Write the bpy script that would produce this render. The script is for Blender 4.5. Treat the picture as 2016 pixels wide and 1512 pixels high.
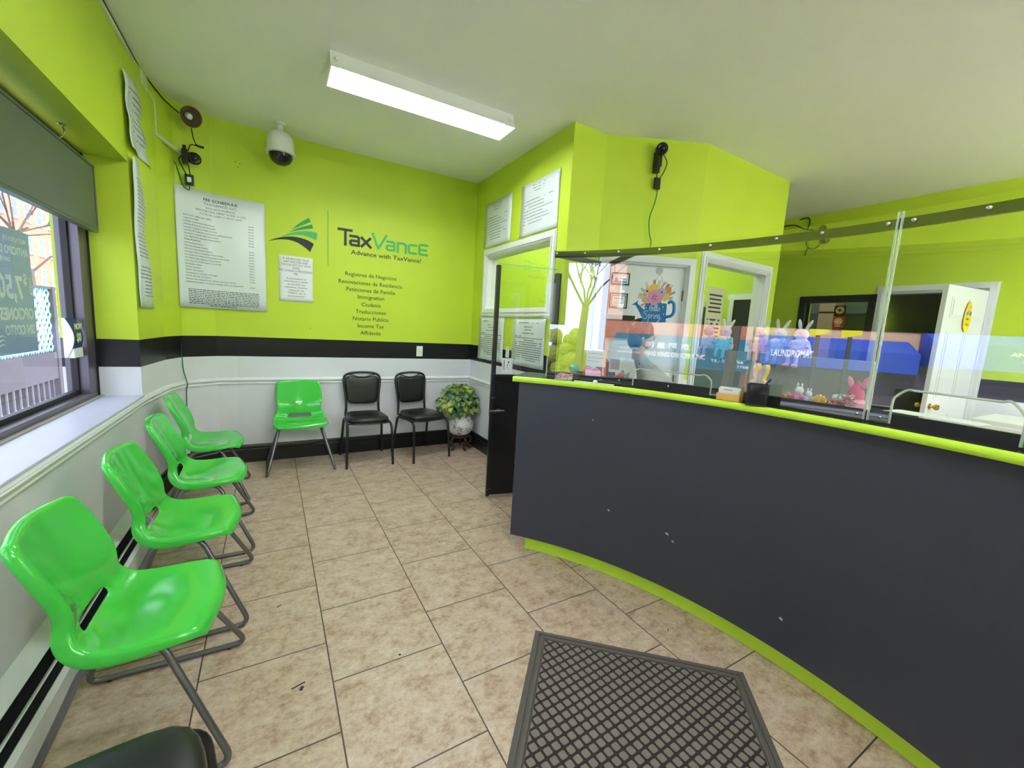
import bpy, bmesh, math, random
from mathutils import Vector, Matrix
random.seed(7)
for o in list(bpy.data.objects): bpy.data.objects.remove(o, do_unlink=True)
S = bpy.context.scene; COL = S.collection
R = math.radians; PI = math.pi
# ---------------------------------------------------------------- camera
H = 1.4282
YAW, PITCH, ROLL, FPX = R(30.261), R(7.662), R(3.3366), 809.84
def cam_axes():
    cy, sy = math.cos(YAW), math.sin(YAW)
    f = Vector((sy*math.cos(PITCH), cy*math.cos(PITCH), -math.sin(PITCH)))
    r = Vector((cy, -sy, 0)); u = r.cross(f)
    c, s = math.cos(ROLL), math.sin(ROLL)
    return c*r + s*u, -s*r + c*u, f
cr, cu, cf = cam_axes()
cd = bpy.data.cameras.new('camera'); cam = bpy.data.objects.new('camera', cd); COL.objects.link(cam)
cd.sensor_fit = 'HORIZONTAL'; cd.sensor_width = 36.0; cd.lens = FPX/2016*36.0; cd.clip_start = .02; cd.clip_end = 400
M = Matrix((cr, cu, -cf)).transposed().to_4x4(); M.translation = Vector((0, 0, H)); cam.matrix_world = M
S.camera = cam
# ---------------------------------------------------------------- world, sun, exposure
W = bpy.data.worlds.new('sky'); S.world = W; W.use_nodes = True
wn = W.node_tree.nodes; wl = W.node_tree.links; wn.clear()
wo = wn.new('ShaderNodeOutputWorld'); wb = wn.new('ShaderNodeBackground'); ws = wn.new('ShaderNodeTexSky')
ws.sky_type = 'HOSEK_WILKIE'; ws.turbidity = 4.0; ws.ground_albedo = .4; ws.sun_direction = Vector((.55, .35, .75)).normalized()
wmx = wn.new('ShaderNodeMix'); wmx.data_type = 'RGBA'; wmx.inputs[0].default_value = .55; wmx.inputs[7].default_value = (.76, .82, 1.0, 1)
wl.new(ws.outputs[0], wmx.inputs[6]); wl.new(wmx.outputs[2], wb.inputs[0]); wb.inputs[1].default_value = 2.5
wl.new(wb.outputs[0], wo.inputs[0])
sl = bpy.data.lights.new('sun', 'SUN'); sl.energy = 2.6; sl.angle = R(1.0); sl.color = (1, .95, .88)
so = bpy.data.objects.new('sun', sl); COL.objects.link(so)
so.rotation_euler = Vector((.62, -.25, .70)).to_track_quat('Z', 'Y').to_euler()
LAMP = 21.0      # strength of the fluorescent tubes
S.view_settings.view_transform = 'Standard'; S.view_settings.look = 'None'
S.view_settings.exposure = 1.55; S.view_settings.gamma = 1.0; S.view_settings.use_curve_mapping = False
S.cycles.max_bounces = 10; S.cycles.diffuse_bounces = 6; S.cycles.transparent_max_bounces = 24
# ---------------------------------------------------------------- helpers
def srgb(r, g, b):
    f = lambda c: (c/255/12.92) if c/255 <= .04045 else ((c/255+.055)/1.055)**2.4
    return (f(r), f(g), f(b), 1)
class NT:
    def __init__(s, name):
        s.m = bpy.data.materials.new(name); s.m.use_nodes = True; s.t = s.m.node_tree; s.n = s.t.nodes
        s.p = s.n['Principled BSDF']; s.out = s.n['Material Output']
    def new(s, t, **k):
        n = s.n.new(t)
        for a, b in k.items(): setattr(n, a, b)
        return n
    def link(s, a, b): s.t.links.new(a, b)
    def math(s, op, a, b=None, c=None):
        n = s.new('ShaderNodeMath', operation=op)
        for i, v in enumerate((a, b, c)):
            if v is None: continue
            if isinstance(v, (int, float)): n.inputs[i].default_value = v
            else: s.link(v, n.inputs[i])
        return n.outputs[0]
    def mix(s, f, a, b):
        n = s.new('ShaderNodeMix', data_type='RGBA')
        for i, v in ((0, f), (6, a), (7, b)):
            if isinstance(v, (int, float)): n.inputs[i].default_value = v
            elif isinstance(v, tuple): n.inputs[i].default_value = v
            else: s.link(v, n.inputs[i])
        return n.outputs[2]
    def pos(s, kind='Position'):
        if kind == 'Position': return s.new('ShaderNodeNewGeometry').outputs['Position']
        return s.new('ShaderNodeTexCoord').outputs[kind]
    def noise(s, vec, scale, detail=3, rough=.5):
        n = s.new('ShaderNodeTexNoise'); s.link(vec, n.inputs['Vector'])
        n.inputs['Scale'].default_value = scale; n.inputs['Detail'].default_value = detail; n.inputs['Roughness'].default_value = rough
        return n.outputs[0]
    def bump(s, h, strength=.2, dist=.002):
        n = s.new('ShaderNodeBump'); n.inputs['Strength'].default_value = strength; n.inputs['Distance'].default_value = dist
        s.link(h, n.inputs['Height']); s.link(n.outputs[0], s.p.inputs['Normal'])
def mat(name, col, rough=.5, metal=0, bump=None, var=0, emit=None, spec=None, coat=0):
    t = NT(name); p = t.p
    p.inputs['Base Color'].default_value = col; p.inputs['Roughness'].default_value = rough; p.inputs['Metallic'].default_value = metal
    if spec is not None: p.inputs['Specular IOR Level'].default_value = spec
    if coat: p.inputs['Coat Weight'].default_value = coat; p.inputs['Coat Roughness'].default_value = .08
    if var or bump:
        v = t.pos('Object')
        if var:
            n = t.noise(v, var[0], 4); a = tuple(c*(1-var[1]) for c in col[:3])+(1,); b = tuple(min(1, c*(1+var[1])) for c in col[:3])+(1,)
            t.link(t.mix(n, a, b), p.inputs['Base Color'])
        if bump: t.bump(t.noise(v, bump[0], 3), bump[1], bump[2] if len(bump) > 2 else .002)
    if emit: p.inputs['Emission Color'].default_value = emit[0]; p.inputs['Emission Strength'].default_value = emit[1]
    return t.m
def glass_mat(name, tint=(.97, .985, .975, 1), base=.03, k=1.3, ior=1.5, rough=0.0):
    t = NT(name); t.n.remove(t.p)
    tr = t.new('ShaderNodeBsdfTransparent'); tr.inputs[0].default_value = tint
    gl = t.new('ShaderNodeBsdfGlossy'); gl.inputs['Roughness'].default_value = rough; gl.inputs[0].default_value = (1, 1, 1, 1)
    g_ = t.new('ShaderNodeNewGeometry'); dp = t.new('ShaderNodeVectorMath', operation='DOT_PRODUCT'); t.link(g_.outputs['Normal'], dp.inputs[0]); t.link(g_.outputs['Incoming'], dp.inputs[1])
    c = t.math('SUBTRACT', 1.0, t.math('ABSOLUTE', dp.outputs['Value'])); f = t.math('MINIMUM', t.math('MULTIPLY_ADD', t.math('POWER', c, 5.0), .75*k, base), .97)
    f = t.math('MULTIPLY', f, t.math('SUBTRACT', 1.0, g_.outputs['Backfacing']))
    mx = t.new('ShaderNodeMixShader'); t.link(f, mx.inputs[0]); t.link(tr.outputs[0], mx.inputs[1]); t.link(gl.outputs[0], mx.inputs[2])
    t.link(mx.outputs[0], t.out.inputs[0]); return t.m
EACH = {k: None for k in ('screw', 'pane_edge', 'glide', 'rivet', 'hook', 'caulk_line', 'lamp_holder', 'brace', 'stand_leg', 'business_card', 'tube', 'coloured_patch', 'fin', 'door_hinge', 'handle_bar', 'window_gasket')}
EACH.update({'ears': 'ear', 'eyes': 'eye', 'fins': 'fin', 'dots': 'painted_dot', 'chipped_paint': 'paint_chip', 'panel_seam': 'panel_seam', 'blossoms': 'blossom', 'small_bunny_ears': 'ear', 'door_knob': 'door_knob', 'clear_box': None, 'flower_centres': 'flower_centre', 'poster_emblem': None})
for k in ('clear_box', 'poster_emblem', 'stand_leg', 'dots', 'flower_centres', 'blossoms'): EACH.pop(k, None)
class MB:
    def islands(s):
        s.b.faces.ensure_lookup_table(); seen = set(); out = []
        for f in s.b.faces:
            if f in seen: continue
            st = [f]; seen.add(f); cur = []
            while st:
                g = st.pop(); cur.append(g)
                for v in g.verts:
                    for h in v.link_faces:
                        if h not in seen: seen.add(h); st.append(h)
            out.append(cur)
        return out
    def __init__(s): s.b = bmesh.new()
    def quad(s, pts):
        return s.b.faces.new([s.b.verts.new(p) for p in pts])
    def box(s, x0, y0, z0, x1, y1, z1, m=None):
        v = [Vector((x, y, z)) for z in (z0, z1) for y in (y0, y1) for x in (x0, x1)]
        if m is not None: v = [m @ q for q in v]
        v = [s.b.verts.new(q) for q in v]
        for f in ((0, 2, 3, 1), (4, 5, 7, 6), (0, 1, 5, 4), (2, 6, 7, 3), (0, 4, 6, 2), (1, 3, 7, 5)):
            s.b.faces.new([v[i] for i in f])
        return s
    def beam(s, a, b, w, h, up=(0, 0, 1)):
        a, b = Vector(a), Vector(b); d = (b-a); L = d.length; d.normalize(); up = Vector(up)
        sd = d.cross(up)
        if sd.length < 1e-4: sd = d.cross(Vector((0, 1, 0)))
        sd.normalize(); u = sd.cross(d)
        m = Matrix((d, sd, u)).transposed().to_4x4(); m.translation = a
        return s.box(0, -w/2, -h/2, L, w/2, h/2, m)
    def prism(s, pts, off):
        off = Vector(off); a = [s.b.verts.new(Vector(p)) for p in pts]; b = [s.b.verts.new(Vector(p)+off) for p in pts]
        n = len(a); s.b.faces.new(a[::-1]); s.b.faces.new(b)
        for i in range(n): s.b.faces.new([a[i], a[(i+1) % n], b[(i+1) % n], b[i]])
        return s
    def ring(s, c, ax1, ax2, r, seg):
        return [s.b.verts.new(c+(ax1*math.cos(2*PI*i/seg)+ax2*math.sin(2*PI*i/seg))*r) for i in range(seg)]
    def bridge(s, a, b):
        n = len(a)
        for i in range(n): s.b.faces.new([a[i], a[(i+1) % n], b[(i+1) % n], b[i]])
    def tube(s, pts, r, seg=10, closed=False, smooth=True):
        pts = [Vector(p) for p in pts]
        if len(pts) > 2 and smooth: pts = crom(pts, closed)
        n = len(pts); prev = None; rings = []
        rr = r if isinstance(r, (list, tuple)) else None
        for i, p in enumerate(pts):
            if closed: d = pts[(i+1) % n]-pts[i-1]
            else: d = pts[min(i+1, n-1)]-pts[max(i-1, 0)]
            if d.length < 1e-9: d = Vector((0, 0, 1))
            d.normalize()
            if prev is None:
                a = d.cross(Vector((0, 0, 1)))
                if a.length < .1: a = d.cross(Vector((0, 1, 0)))
            else: a = prev - d*prev.dot(d)
            a.normalize(); prev = a
            q = rr[0]+(rr[1]-rr[0])*i/max(1, n-1) if rr else r
            rings.append(s.ring(p, a, d.cross(a), q, seg))
        for i in range(len(rings)-1): s.bridge(rings[i], rings[i+1])
        if closed: s.bridge(rings[-1], rings[0])
        else:
            s.b.faces.new(rings[0][::-1]); s.b.faces.new(rings[-1])
        return s
    def lathe(s, prof, c=(0, 0, 0), seg=28, ax=(0, 0, 1), sx=1):
        c = Vector(c); ax = Vector(ax).normalized(); a = ax.cross(Vector((0, 1, 0)))
        if a.length < .1: a = ax.cross(Vector((1, 0, 0)))
        a.normalize(); b = ax.cross(a); rs = []
        for r_, h_ in prof: rs.append(s.ring(c+ax*h_, a*sx, b, max(r_, 1e-5), seg))
        for i in range(len(rs)-1): s.bridge(rs[i], rs[i+1])
        s.b.faces.new(rs[0][::-1]); s.b.faces.new(rs[-1]); return s
    def ball(s, c, r, seg=16, sc=(1, 1, 1), rot=None):
        c = Vector(c); m = Matrix.Translation(c) @ (rot.to_4x4() if rot else Matrix.Identity(4)) @ Matrix.Diagonal((r*sc[0], r*sc[1], r*sc[2], 1))
        bmesh.ops.create_uvsphere(s.b, u_segments=seg, v_segments=max(6, seg//2), radius=1, matrix=m); return s
    def obj(s, name, m, parent=None, smooth=False, bevel=0, kind=None, sub=0, solid=0, ang=40, segs=2):
        if name in EACH:
            isl = s.islands()
            if len(isl) > 1:
                for q in isl:
                    n = MB(); mp = {}
                    for f in q:
                        for v in f.verts:
                            if v not in mp: mp[v] = n.b.verts.new(v.co)
                        n.b.faces.new([mp[v] for v in f.verts])
                    o = n.obj(EACH[name] or name, m, parent, smooth, bevel, kind, sub, solid, ang, segs)
                return o
            name = EACH[name] or name
        bmesh.ops.recalc_face_normals(s.b, faces=s.b.faces) if not (solid or name == 'screen_pane') else None
        me = bpy.data.meshes.new(name); s.b.to_mesh(me); s.b.free()
        me.materials.append(m); o = bpy.data.objects.new(name, me); COL.objects.link(o)
        if smooth: 
            for p in me.polygons: p.use_smooth = True
            if smooth != 'all': me.set_sharp_from_angle(angle=R(ang))
        if solid: md = o.modifiers.new('solid', 'SOLIDIFY'); md.thickness = solid; md.offset = 0
        if sub: md = o.modifiers.new('sub', 'SUBSURF'); md.levels = sub; md.render_levels = sub
        if bevel: md = o.modifiers.new('bevel', 'BEVEL'); md.width = bevel; md.segments = segs; md.limit_method = 'ANGLE'; md.angle_limit = R(35)
        if parent: o.parent = parent
        if kind: o['kind'] = kind
        return o
def crom(P, closed=False, n=6):
    out = []; L = len(P)
    for i in range(L if closed else L-1):
        p0 = P[i-1] if (i > 0 or closed) else P[0]*2-P[1]
        p1 = P[i]; p2 = P[(i+1) % L]; p3 = P[(i+2) % L] if (closed or i+2 < L) else P[-1]*2-P[-2]
        for k in range(n):
            t = k/n
            out.append(.5*((2*p1)+(-p0+p2)*t+(2*p0-5*p1+4*p2-p3)*t*t+(-p0+3*p1-3*p2+p3)*t**3))
    if not closed: out.append(P[-1])
    return out
def fillet(P, r=.03, n=5, closed=False):
    P = [Vector(p) for p in P]; out = []; L = len(P)
    for i, p in enumerate(P):
        if not closed and i in (0, L-1): out.append(p); continue
        a, b = P[i-1]-p, P[(i+1) % L]-p; ra = min(r, a.length*.49, b.length*.49); q0 = p+a.normalized()*ra; q1 = p+b.normalized()*ra
        for k in range(n+1):
            t = k/n; out.append((1-t)**2*q0+2*t*(1-t)*p+t*t*q1)
    return out
def tag(o, label, cat, group=None, kind=None):
    o['label'] = label; o['category'] = cat
    if group: o['group'] = group
    if kind: o['kind'] = kind
    return o
def thing(name, label, cat, loc=(0, 0, 0), rz=0, group=None, rot=None):
    o = bpy.data.objects.new(name, None); COL.objects.link(o); o.location = loc
    o.rotation_euler = rot if rot else (0, 0, rz); o.empty_display_size = .1
    return tag(o, label, cat, group)
def dup(root, loc, rz=None, label=None, group=None, rot=None):
    r = root.copy(); COL.objects.link(r); r.location = loc
    if rz is not None: r.rotation_euler = (0, 0, rz)
    if rot is not None: r.rotation_euler = rot
    if label: r['label'] = label
    if group: r['group'] = group
    for ch in list(root.children):
        c = ch.copy(); COL.objects.link(c); c.parent = r
        for g in list(ch.children):
            d = g.copy(); COL.objects.link(d); d.parent = c
    return r
def struct(mb, name, m, **k): return mb.obj(name, m, kind='structure', **k)
def text_mb(lines, O, X, Y, depth=.0006, mb=None):
    """lines: (string, size, x, y, align, xscale[, bold]); O origin, X right, Y up"""
    O, X, Y = Vector(O), Vector(X).normalized(), Vector(Y).normalized(); N = X.cross(Y); mb = mb or MB()
    for ln in lines:
        st, size, x, y, al, xs = ln[:6]; bold = ln[6] if len(ln) > 6 else 0
        cu_ = bpy.data.curves.new('t', 'FONT'); cu_.body = st; cu_.size = size; cu_.align_x = al; cu_.extrude = depth; cu_.offset = bold*size
        cu_.resolution_u = 2
        ob = bpy.data.objects.new('t', cu_); COL.objects.link(ob)
        dg = bpy.context.evaluated_depsgraph_get(); me = bpy.data.meshes.new_from_object(ob.evaluated_get(dg))
        m = Matrix((X*xs, Y, N)).transposed().to_4x4(); m.translation = O+X*x+Y*y
        me.transform(m); mb.b.from_mesh(me)
        bpy.data.objects.remove(ob); bpy.data.curves.remove(cu_); bpy.data.meshes.remove(me)
    return mb
# cylinder of the counter: centre and helper
CC = Vector((-.297, .687))
def cp(th, r, z): return Vector((CC.x+r*math.cos(R(th)), CC.y+r*math.sin(R(th)), z))
# ---------------------------------------------------------------- materials
GREEN = srgb(188, 211, 56)
def wall_paint(name, black=True, zb=1.06):
    t = NT(name); p = t.pos(); sx = t.new('ShaderNodeSeparateXYZ'); t.link(p, sx.inputs[0]); z = sx.outputs[2]
    n = t.noise(p, 3.0, 3); g = t.mix(n, tuple(c*.94 for c in GREEN[:3])+(1,), tuple(min(1, c*1.05) for c in GREEN[:3])+(1,))
    wn_ = t.noise(p, 2.0, 3); w = t.mix(wn_, srgb(208, 209, 216), srgb(224, 224, 232))
    if black:
        k = t.mix(t.math('GREATER_THAN', z, 1.0264), w, srgb(17, 18, 20)); c = t.mix(t.math('GREATER_THAN', z, 1.2085), k, g)
        band = t.math('MULTIPLY', t.math('GREATER_THAN', z, 1.0264), t.math('LESS_THAN', z, 1.2085))
        t.link(t.math('MULTIPLY_ADD', band, -.15, .5), t.p.inputs['Roughness'])
    else:
        c = t.mix(t.math('GREATER_THAN', z, zb), w, g); t.p.inputs['Roughness'].default_value = .5
    t.link(c, t.p.inputs['Base Color']); t.bump(t.noise(p, 90, 3), .12, .002); t.p.inputs['Specular IOR Level'].default_value = .35
    return t.m
M_WALL = wall_paint('wall_paint_bands'); M_WALL2 = wall_paint('wall_paint_plain', False); M_GREEN = mat('green_paint', GREEN, .4, bump=(90, .12))
M_CEIL = mat('ceiling_paint', srgb(236, 236, 228), .75, bump=(60, .25), var=(1.2, .03))
M_WHITE = mat('white_trim_paint', srgb(222, 224, 226), .35, bump=(30, .08))
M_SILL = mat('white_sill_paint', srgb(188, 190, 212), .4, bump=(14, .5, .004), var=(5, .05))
M_BLACKTRIM = mat('black_gloss_paint', srgb(16, 17, 20), .28, bump=(25, .15))
M_BLACK = mat('black_paint', srgb(20, 21, 25), .45)
M_BLKMET = mat('black_powder_coat', srgb(20, 24, 24), .35)
M_COUNTER = None
def counter_mat():
    t = NT('charcoal_laminate'); p = t.pos()
    n = t.noise(p, 350, 2); c = t.mix(n, srgb(42, 46, 58), srgb(60, 64, 78)); t.link(c, t.p.inputs['Base Color'])
    t.p.inputs['Roughness'].default_value = .42; t.bump(t.noise(p, 400, 2), .15, .001); return t.m
M_COUNTER = counter_mat()
M_LIME = mat('lime_edge_paint', srgb(186, 226, 60), .35, bump=(20, .1), var=(12, .05))
M_LEDGE = mat('black_laminate_top', srgb(44, 46, 50), .25)
M_BRONZE = mat('dark_bronze_aluminium', srgb(104, 98, 110), .35, .5)
M_GASKET = mat('black_rubber', srgb(12, 12, 14), .5)
M_GLASS = glass_mat('window_glass', (.96, .98, .98, 1), .08, .5)
M_ACRYL = glass_mat('clear_acrylic', (.975, .99, .985, 1), .22, .7)
M_ACRYL2 = glass_mat('thin_clear_acrylic', (.97, .985, .98, 1), .045, .6)
M_EDGE = mat('acrylic_edge', srgb(215, 225, 220), .15); M_EDGE.node_tree.nodes['Principled BSDF'].inputs['Transmission Weight'].default_value = .5
M_CHROME = mat('chrome', srgb(200, 200, 205), .18, 1)
M_STEEL = mat('grey_steel_tube', srgb(128, 128, 134), .3, .85)
M_PAPER = mat('white_paper', srgb(226, 230, 233), .55, bump=(9, .3, .006))
M_PAPER2 = mat('laminated_white_paper', srgb(214, 222, 226), .22, bump=(5, .5, .01))
M_INK = mat('black_ink', srgb(30, 32, 38), .6); M_INKG = mat('faded_ink', srgb(96, 102, 108), .6)
M_LGREEN = mat('glossy_green_polypropylene', srgb(66, 190, 70), .14, bump=(160, .04), coat=.3)
M_VINYL = mat('black_vinyl', srgb(20, 24, 25), .33, bump=(120, .15))
M_CORDG = mat('green_cable', srgb(18, 110, 50), .4); M_CORDK = mat('black_cable', srgb(14, 16, 18), .45)
M_BRASS = mat('brass', srgb(205, 160, 70), .2, 1)
M_PLASTW = mat('white_plastic', srgb(225, 226, 222), .35)
def floor_mat():
    t = NT('beige_stone_tiles'); p = t.pos(); mp = t.new('ShaderNodeMapping'); t.link(p, mp.inputs[0])
    mp.vector_type = 'POINT'; a = -R(.374)
    # rotate world xy by -a around the tile origin
    mp.inputs['Rotation'].default_value = (0, 0, a)
    ox, oy = .1907, 2.9483; c, s_ = math.cos(a), math.sin(a)
    mp.inputs['Location'].default_value = (-.0, 0, 0)
    sx = t.new('ShaderNodeSeparateXYZ'); t.link(mp.outputs[0], sx.inputs[0])
    cx = t.new('ShaderNodeCombineXYZ'); T = .457
    t.link(t.math('ADD', sx.outputs[1], -oy+20*T), cx.inputs[0]); t.link(t.math('ADD', sx.outputs[0], -ox+11*T), cx.inputs[1])
    b = t.new('ShaderNodeTexBrick'); t.link(cx.outputs[0], b.inputs['Vector']); b.offset = .5; b.offset_frequency = 2; b.squash = 1
    b.inputs['Scale'].default_value = 1; b.inputs['Mortar Size'].default_value = .0028; b.inputs['Mortar Smooth'].default_value = .1
    b.inputs['Brick Width'].default_value = T; b.inputs['Row Height'].default_value = T; b.inputs['Bias'].default_value = 0
    b.inputs['Color1'].default_value = (.0, 0, 0, 1); b.inputs['Color2'].default_value = (1, 1, 1, 1)
    off = t.new('ShaderNodeVectorMath', operation='MULTIPLY_ADD'); t.link(b.outputs[0], off.inputs[0]); off.inputs[1].default_value = (7, 3, 0); t.link(p, off.inputs[2])
    st = t.new('ShaderNodeMapping'); t.link(off.outputs[0], st.inputs[0]); st.inputs['Scale'].default_value = (1, 1.25, 1)
    n1 = t.noise(st.outputs[0], 11, 9, .75); n2 = t.noise(st.outputs[0], 42, 7, .75); n3 = t.noise(st.outputs[0], 2.2, 3, .5)
    nn = t.math('ADD', t.math('MULTIPLY', n1, .55), t.math('ADD', t.math('MULTIPLY', n2, .35), t.math('MULTIPLY', n3, .10)))
    r1 = t.new('ShaderNodeValToRGB'); t.link(nn, r1.inputs[0]); e = r1.color_ramp.elements
    e[0].position = .40; e[0].color = srgb(150, 122, 101); e[1].position = .60; e[1].color = srgb(203, 187, 172)
    m = r1.color_ramp.elements.new(.49); m.color = srgb(182, 159, 139)
    c2 = r1.outputs[0]
    c3 = t.mix(b.outputs['Fac'], c2, srgb(70, 56, 50)); t.link(c3, t.p.inputs['Base Color'])
    t.p.inputs['Roughness'].default_value = .42; t.bump(t.math('SUBTRACT', t.math('MULTIPLY', n2, .3), b.outputs['Fac']), .25, .002); return t.m
M_FLOOR = floor_mat()
# ================================================================ SETTING
ZC = 3.0575; XW = -.784; YF = 4.589; XR = 2.068
struct(MB().box(-1.3, -3.2, -.1, 9.2, 5.6, 0), 'floor', M_FLOOR)
struct(MB().box(-1.3, -3.2, ZC, 9.2, 5.6, ZC+.12), 'ceiling', M_CEIL)
# left wall with the deep window opening y -0.9 .. 3.65
w = MB(); X0 = -1.16
w.box(X0, -3.2, 0, XW, 5.2, .8346-.03); w.box(X0, -3.2, 2.333, XW, 5.2, ZC)
w.box(X0, 3.65, .8046, XW, 5.2, 2.333); w.box(X0, -3.2, .8046, XW, -.9, 2.333)
struct(w, 'wall_left', M_WALL)
# angled far left corner and far wall: one face polyline
path = [(XW+.0005, 3.655), (-.742, 4.18), (-.672, 4.43), (-.45, 4.575), (-.3, YF)]
w = MB(); w.prism([(x, y, 0) for x, y in path]+[(-.3, 4.8, 0), (XW+.0005, 4.8, 0)], (0, 0, ZC)); struct(w, 'wall_corner', M_WALL)
struct(MB().box(-.3, YF, 0, 7.2, YF+.15, ZC), 'wall_far', M_WALL)
# right wall of the waiting room with a window to the office: opening y 3.02..4.23, z 1.625..2.19
WT = .12
w = MB(); w.box(XR, 2.92, 0, XR+WT, YF, 1.625); w.box(XR, 2.92, 2.19, XR+WT, YF, ZC); w.box(XR, 2.92, 1.625, XR+WT, 3.02, 2.19); w.box(XR, 4.23, 1.625, XR+WT, YF, 2.19)
struct(w, 'wall_right', M_WALL)
A = Vector((2.415, 2.81, 0)); B = Vector((3.188, 2.422, 0)); E_ = Vector((4.541, 2.455, 0))
struct(MB().prism([(XR, 2.80, 0), (2.415, 2.81, 0), (2.46, 2.92, 0), (XR, 2.92, 0)], (0, 0, ZC)), 'wall_office_return', M_WALL2)
def seg_wall(P, Q, holes, name, m, th=.12):
    d = (Q-P); L = d.length; d.normalize(); n = Vector((-d.y, d.x, 0))
    mm = Matrix((d, n, Vector((0, 0, 1)))).transposed().to_4x4(); mm.translation = P
    w = MB(); x = 0
    for (a, b, z0, z1) in holes:
        w.box(x, 0, 0, a, th, ZC, mm); w.box(a, 0, z1, b, th, ZC, mm)
        if z0 > 0: w.box(a, 0, 0, b, th, z0, mm)
        x = b
    w.box(x, 0, 0, L, th, ZC, mm); struct(w, name, m); return mm, L
MD, LD = seg_wall(A, B, [(.065, .80, 0, 2.045)], 'wall_office_front', M_WALL2)
MW2, LW2 = seg_wall(B, E_, [(.155, 1.15, 1.03, 2.115)], 'wall_office_side', M_WALL2)
struct(MB().box(4.42, 2.575, 0, 4.541, YF, ZC), 'wall_office_end', M_WALL2)
# back wall X = 5.91 with a black framed window and a doorway
XB = 5.91
w = MB(); w.box(XB, -3.2, 0, XB+.12, 1.24, ZC); w.box(XB, 1.24, 2.05, XB+.12, 2.14, ZC); w.box(XB, 2.0, 0, XB+.12, 2.14, 2.05)
w.box(XB, 2.14, 0, XB+.12, 2.78, 1.2); w.box(XB, 2.14, 1.97, XB+.12, 2.78, ZC); w.box(XB, 2.78, 0, XB+.12, YF, ZC)
struct(w, 'wall_back', M_WALL)
struct(MB().box(-.784, -3.2, 0, 6.03, -3.05, .5).box(-.784, -3.2, 2.5, 6.03, -3.05, ZC).box(-.784, -3.2, .5, 2.9, -3.05, 2.5).box(5.3, -3.2, .5, 6.03, -3.05, 2.5), 'wall_front', M_WALL)  # unseen front wall; its opening is added to let daylight in
# room behind the back wall
w = MB(); w.box(8.6, .3, 0, 8.7, 4.6, ZC).box(XB+.12, .2, 0, 8.7, .3, ZC).box(XB+.12, 2.03, 0, 8.6, 2.1, ZC)
struct(w, 'wall_rear_room', M_WALL2)
# chair rail, baseboards
def sweep(name, path, prof, m, flip=False, closed_ends=True, parent=None, kind='structure'):
    b = MB(); n = len(path); rings = []
    for i, p in enumerate(path):
        p = Vector(p); a = (Vector(path[i])-Vector(path[i-1])).normalized() if i > 0 else None
        c = (Vector(path[i+1])-Vector(path[i])).normalized() if i < n-1 else None
        if a is None: a = c
        if c is None: c = a
        t = (a+c).normalized(); nn = Vector((t.y, -t.x)); k = 1/max(.3, nn.dot(Vector((a.y, -a.x))))
        rings.append([b.b.verts.new((p.x+nn.x*u*k, p.y+nn.y*u*k, z)) for u, z in prof])
    for i in range(n-1): b.bridge(rings[i], rings[i+1])
    b.b.faces.new(rings[0][::-1]); b.b.faces.new(rings[-1])
    return b.obj(name, m, parent=parent, kind=kind, smooth=True, ang=30)
wp = [(XW, -3.0), (XW, 3.655), (-.742, 4.18), (-.672, 4.43), (-.45, 4.575), (-.3, YF), (XR, YF), (XR, 2.86)]
rail = [(0, .762), (.010, .764), (.014, .772), (.010, .780), (.012, .790), (.024, .798), (.026, .806), (.018, .814), (.012, .822), (0, .826)]
sweep('trim_1', wp, rail, M_WHITE)
base = [(0, 0), (.022, 0), (.022, .125), (.016, .135), (.016, .150), (.010, .166), (0, .171)]
sweep('baseboard_far', wp[1:], base, M_BLACKTRIM)
sweep('baseboard_back', [(XB, 1.15), (XB, -3.0)], base, M_BLACKTRIM)
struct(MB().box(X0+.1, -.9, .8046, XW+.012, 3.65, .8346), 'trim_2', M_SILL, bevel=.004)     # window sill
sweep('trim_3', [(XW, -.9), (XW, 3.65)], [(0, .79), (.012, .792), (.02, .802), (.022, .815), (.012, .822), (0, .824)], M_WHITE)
# floor marks
fm = MB()
for (x, y, sx, sy, a) in [(.0, 2.16, .022, .006, .5), (.06, 1.62, .05, .006, .3), (.07, 1.60, .02, .012, 1.2), (.45, 1.60, .012, .01, 0), (.93, 2.42, .01, .008, 0), (1.2, 2.2, .008, .008, 0), (.97, 1.95, .008, .008, 0), (1.66, 1.18, .02, .004, .8)]:
    mm = Matrix.Translation((x, y, 0)) @ Matrix.Rotation(a, 4, 'Z'); fm.lathe([(sx/2, .0004), (sx/2*.7, .001)], (x, y, 0), 7, sx=1) if sx < .015 else fm.box(-sx/2, -sy/2, .0003, sx/2, sy/2, .0012, mm)
tag(fm.obj('floor_scuff', mat('dark_scuff', srgb(45, 36, 32), .7)), 'small dark scuffs and chips scattered on the beige floor tiles', 'mark', kind='stuff')
# ---------------------------------------------------------------- window_1: street window in the left wall
w1 = bpy.data.objects.new('window_1', None); COL.objects.link(w1); w1['kind'] = 'structure'; w1['label'] = 'wide street window in dark bronze frame above deep white sill'
f = MB(); f.box(-1.105, -.9, .835, -1.0, 3.65, .872); f.box(-1.105, -.9, 2.296, -1.0, 3.65, 2.333); f.box(-1.105, 3.515, .872, -1.0, 3.65, 2.296); f.box(-1.105, -.9, .872, -1.0, -.8, 2.296)
f.box(-1.105, .78, .872, -1.01, .87, 2.296)
f.obj('window_frame', M_BRONZE, w1, bevel=.003)
g = MB()
for a, b in ((-.8, .78), (.87, 3.515)):
    g.box(-1.075, a, .872, -1.045, b, .90); g.box(-1.075, a, 2.27, -1.045, b, 2.296); g.box(-1.075, b-.022, .90, -1.045, b, 2.27); g.box(-1.075, a, .90, -1.045, a+.022, 2.27)
g.box(-1.0, 3.636, .83, -.993, 3.6495, 2.333); g.obj('window_gasket', M_GASKET, w1)
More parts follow.
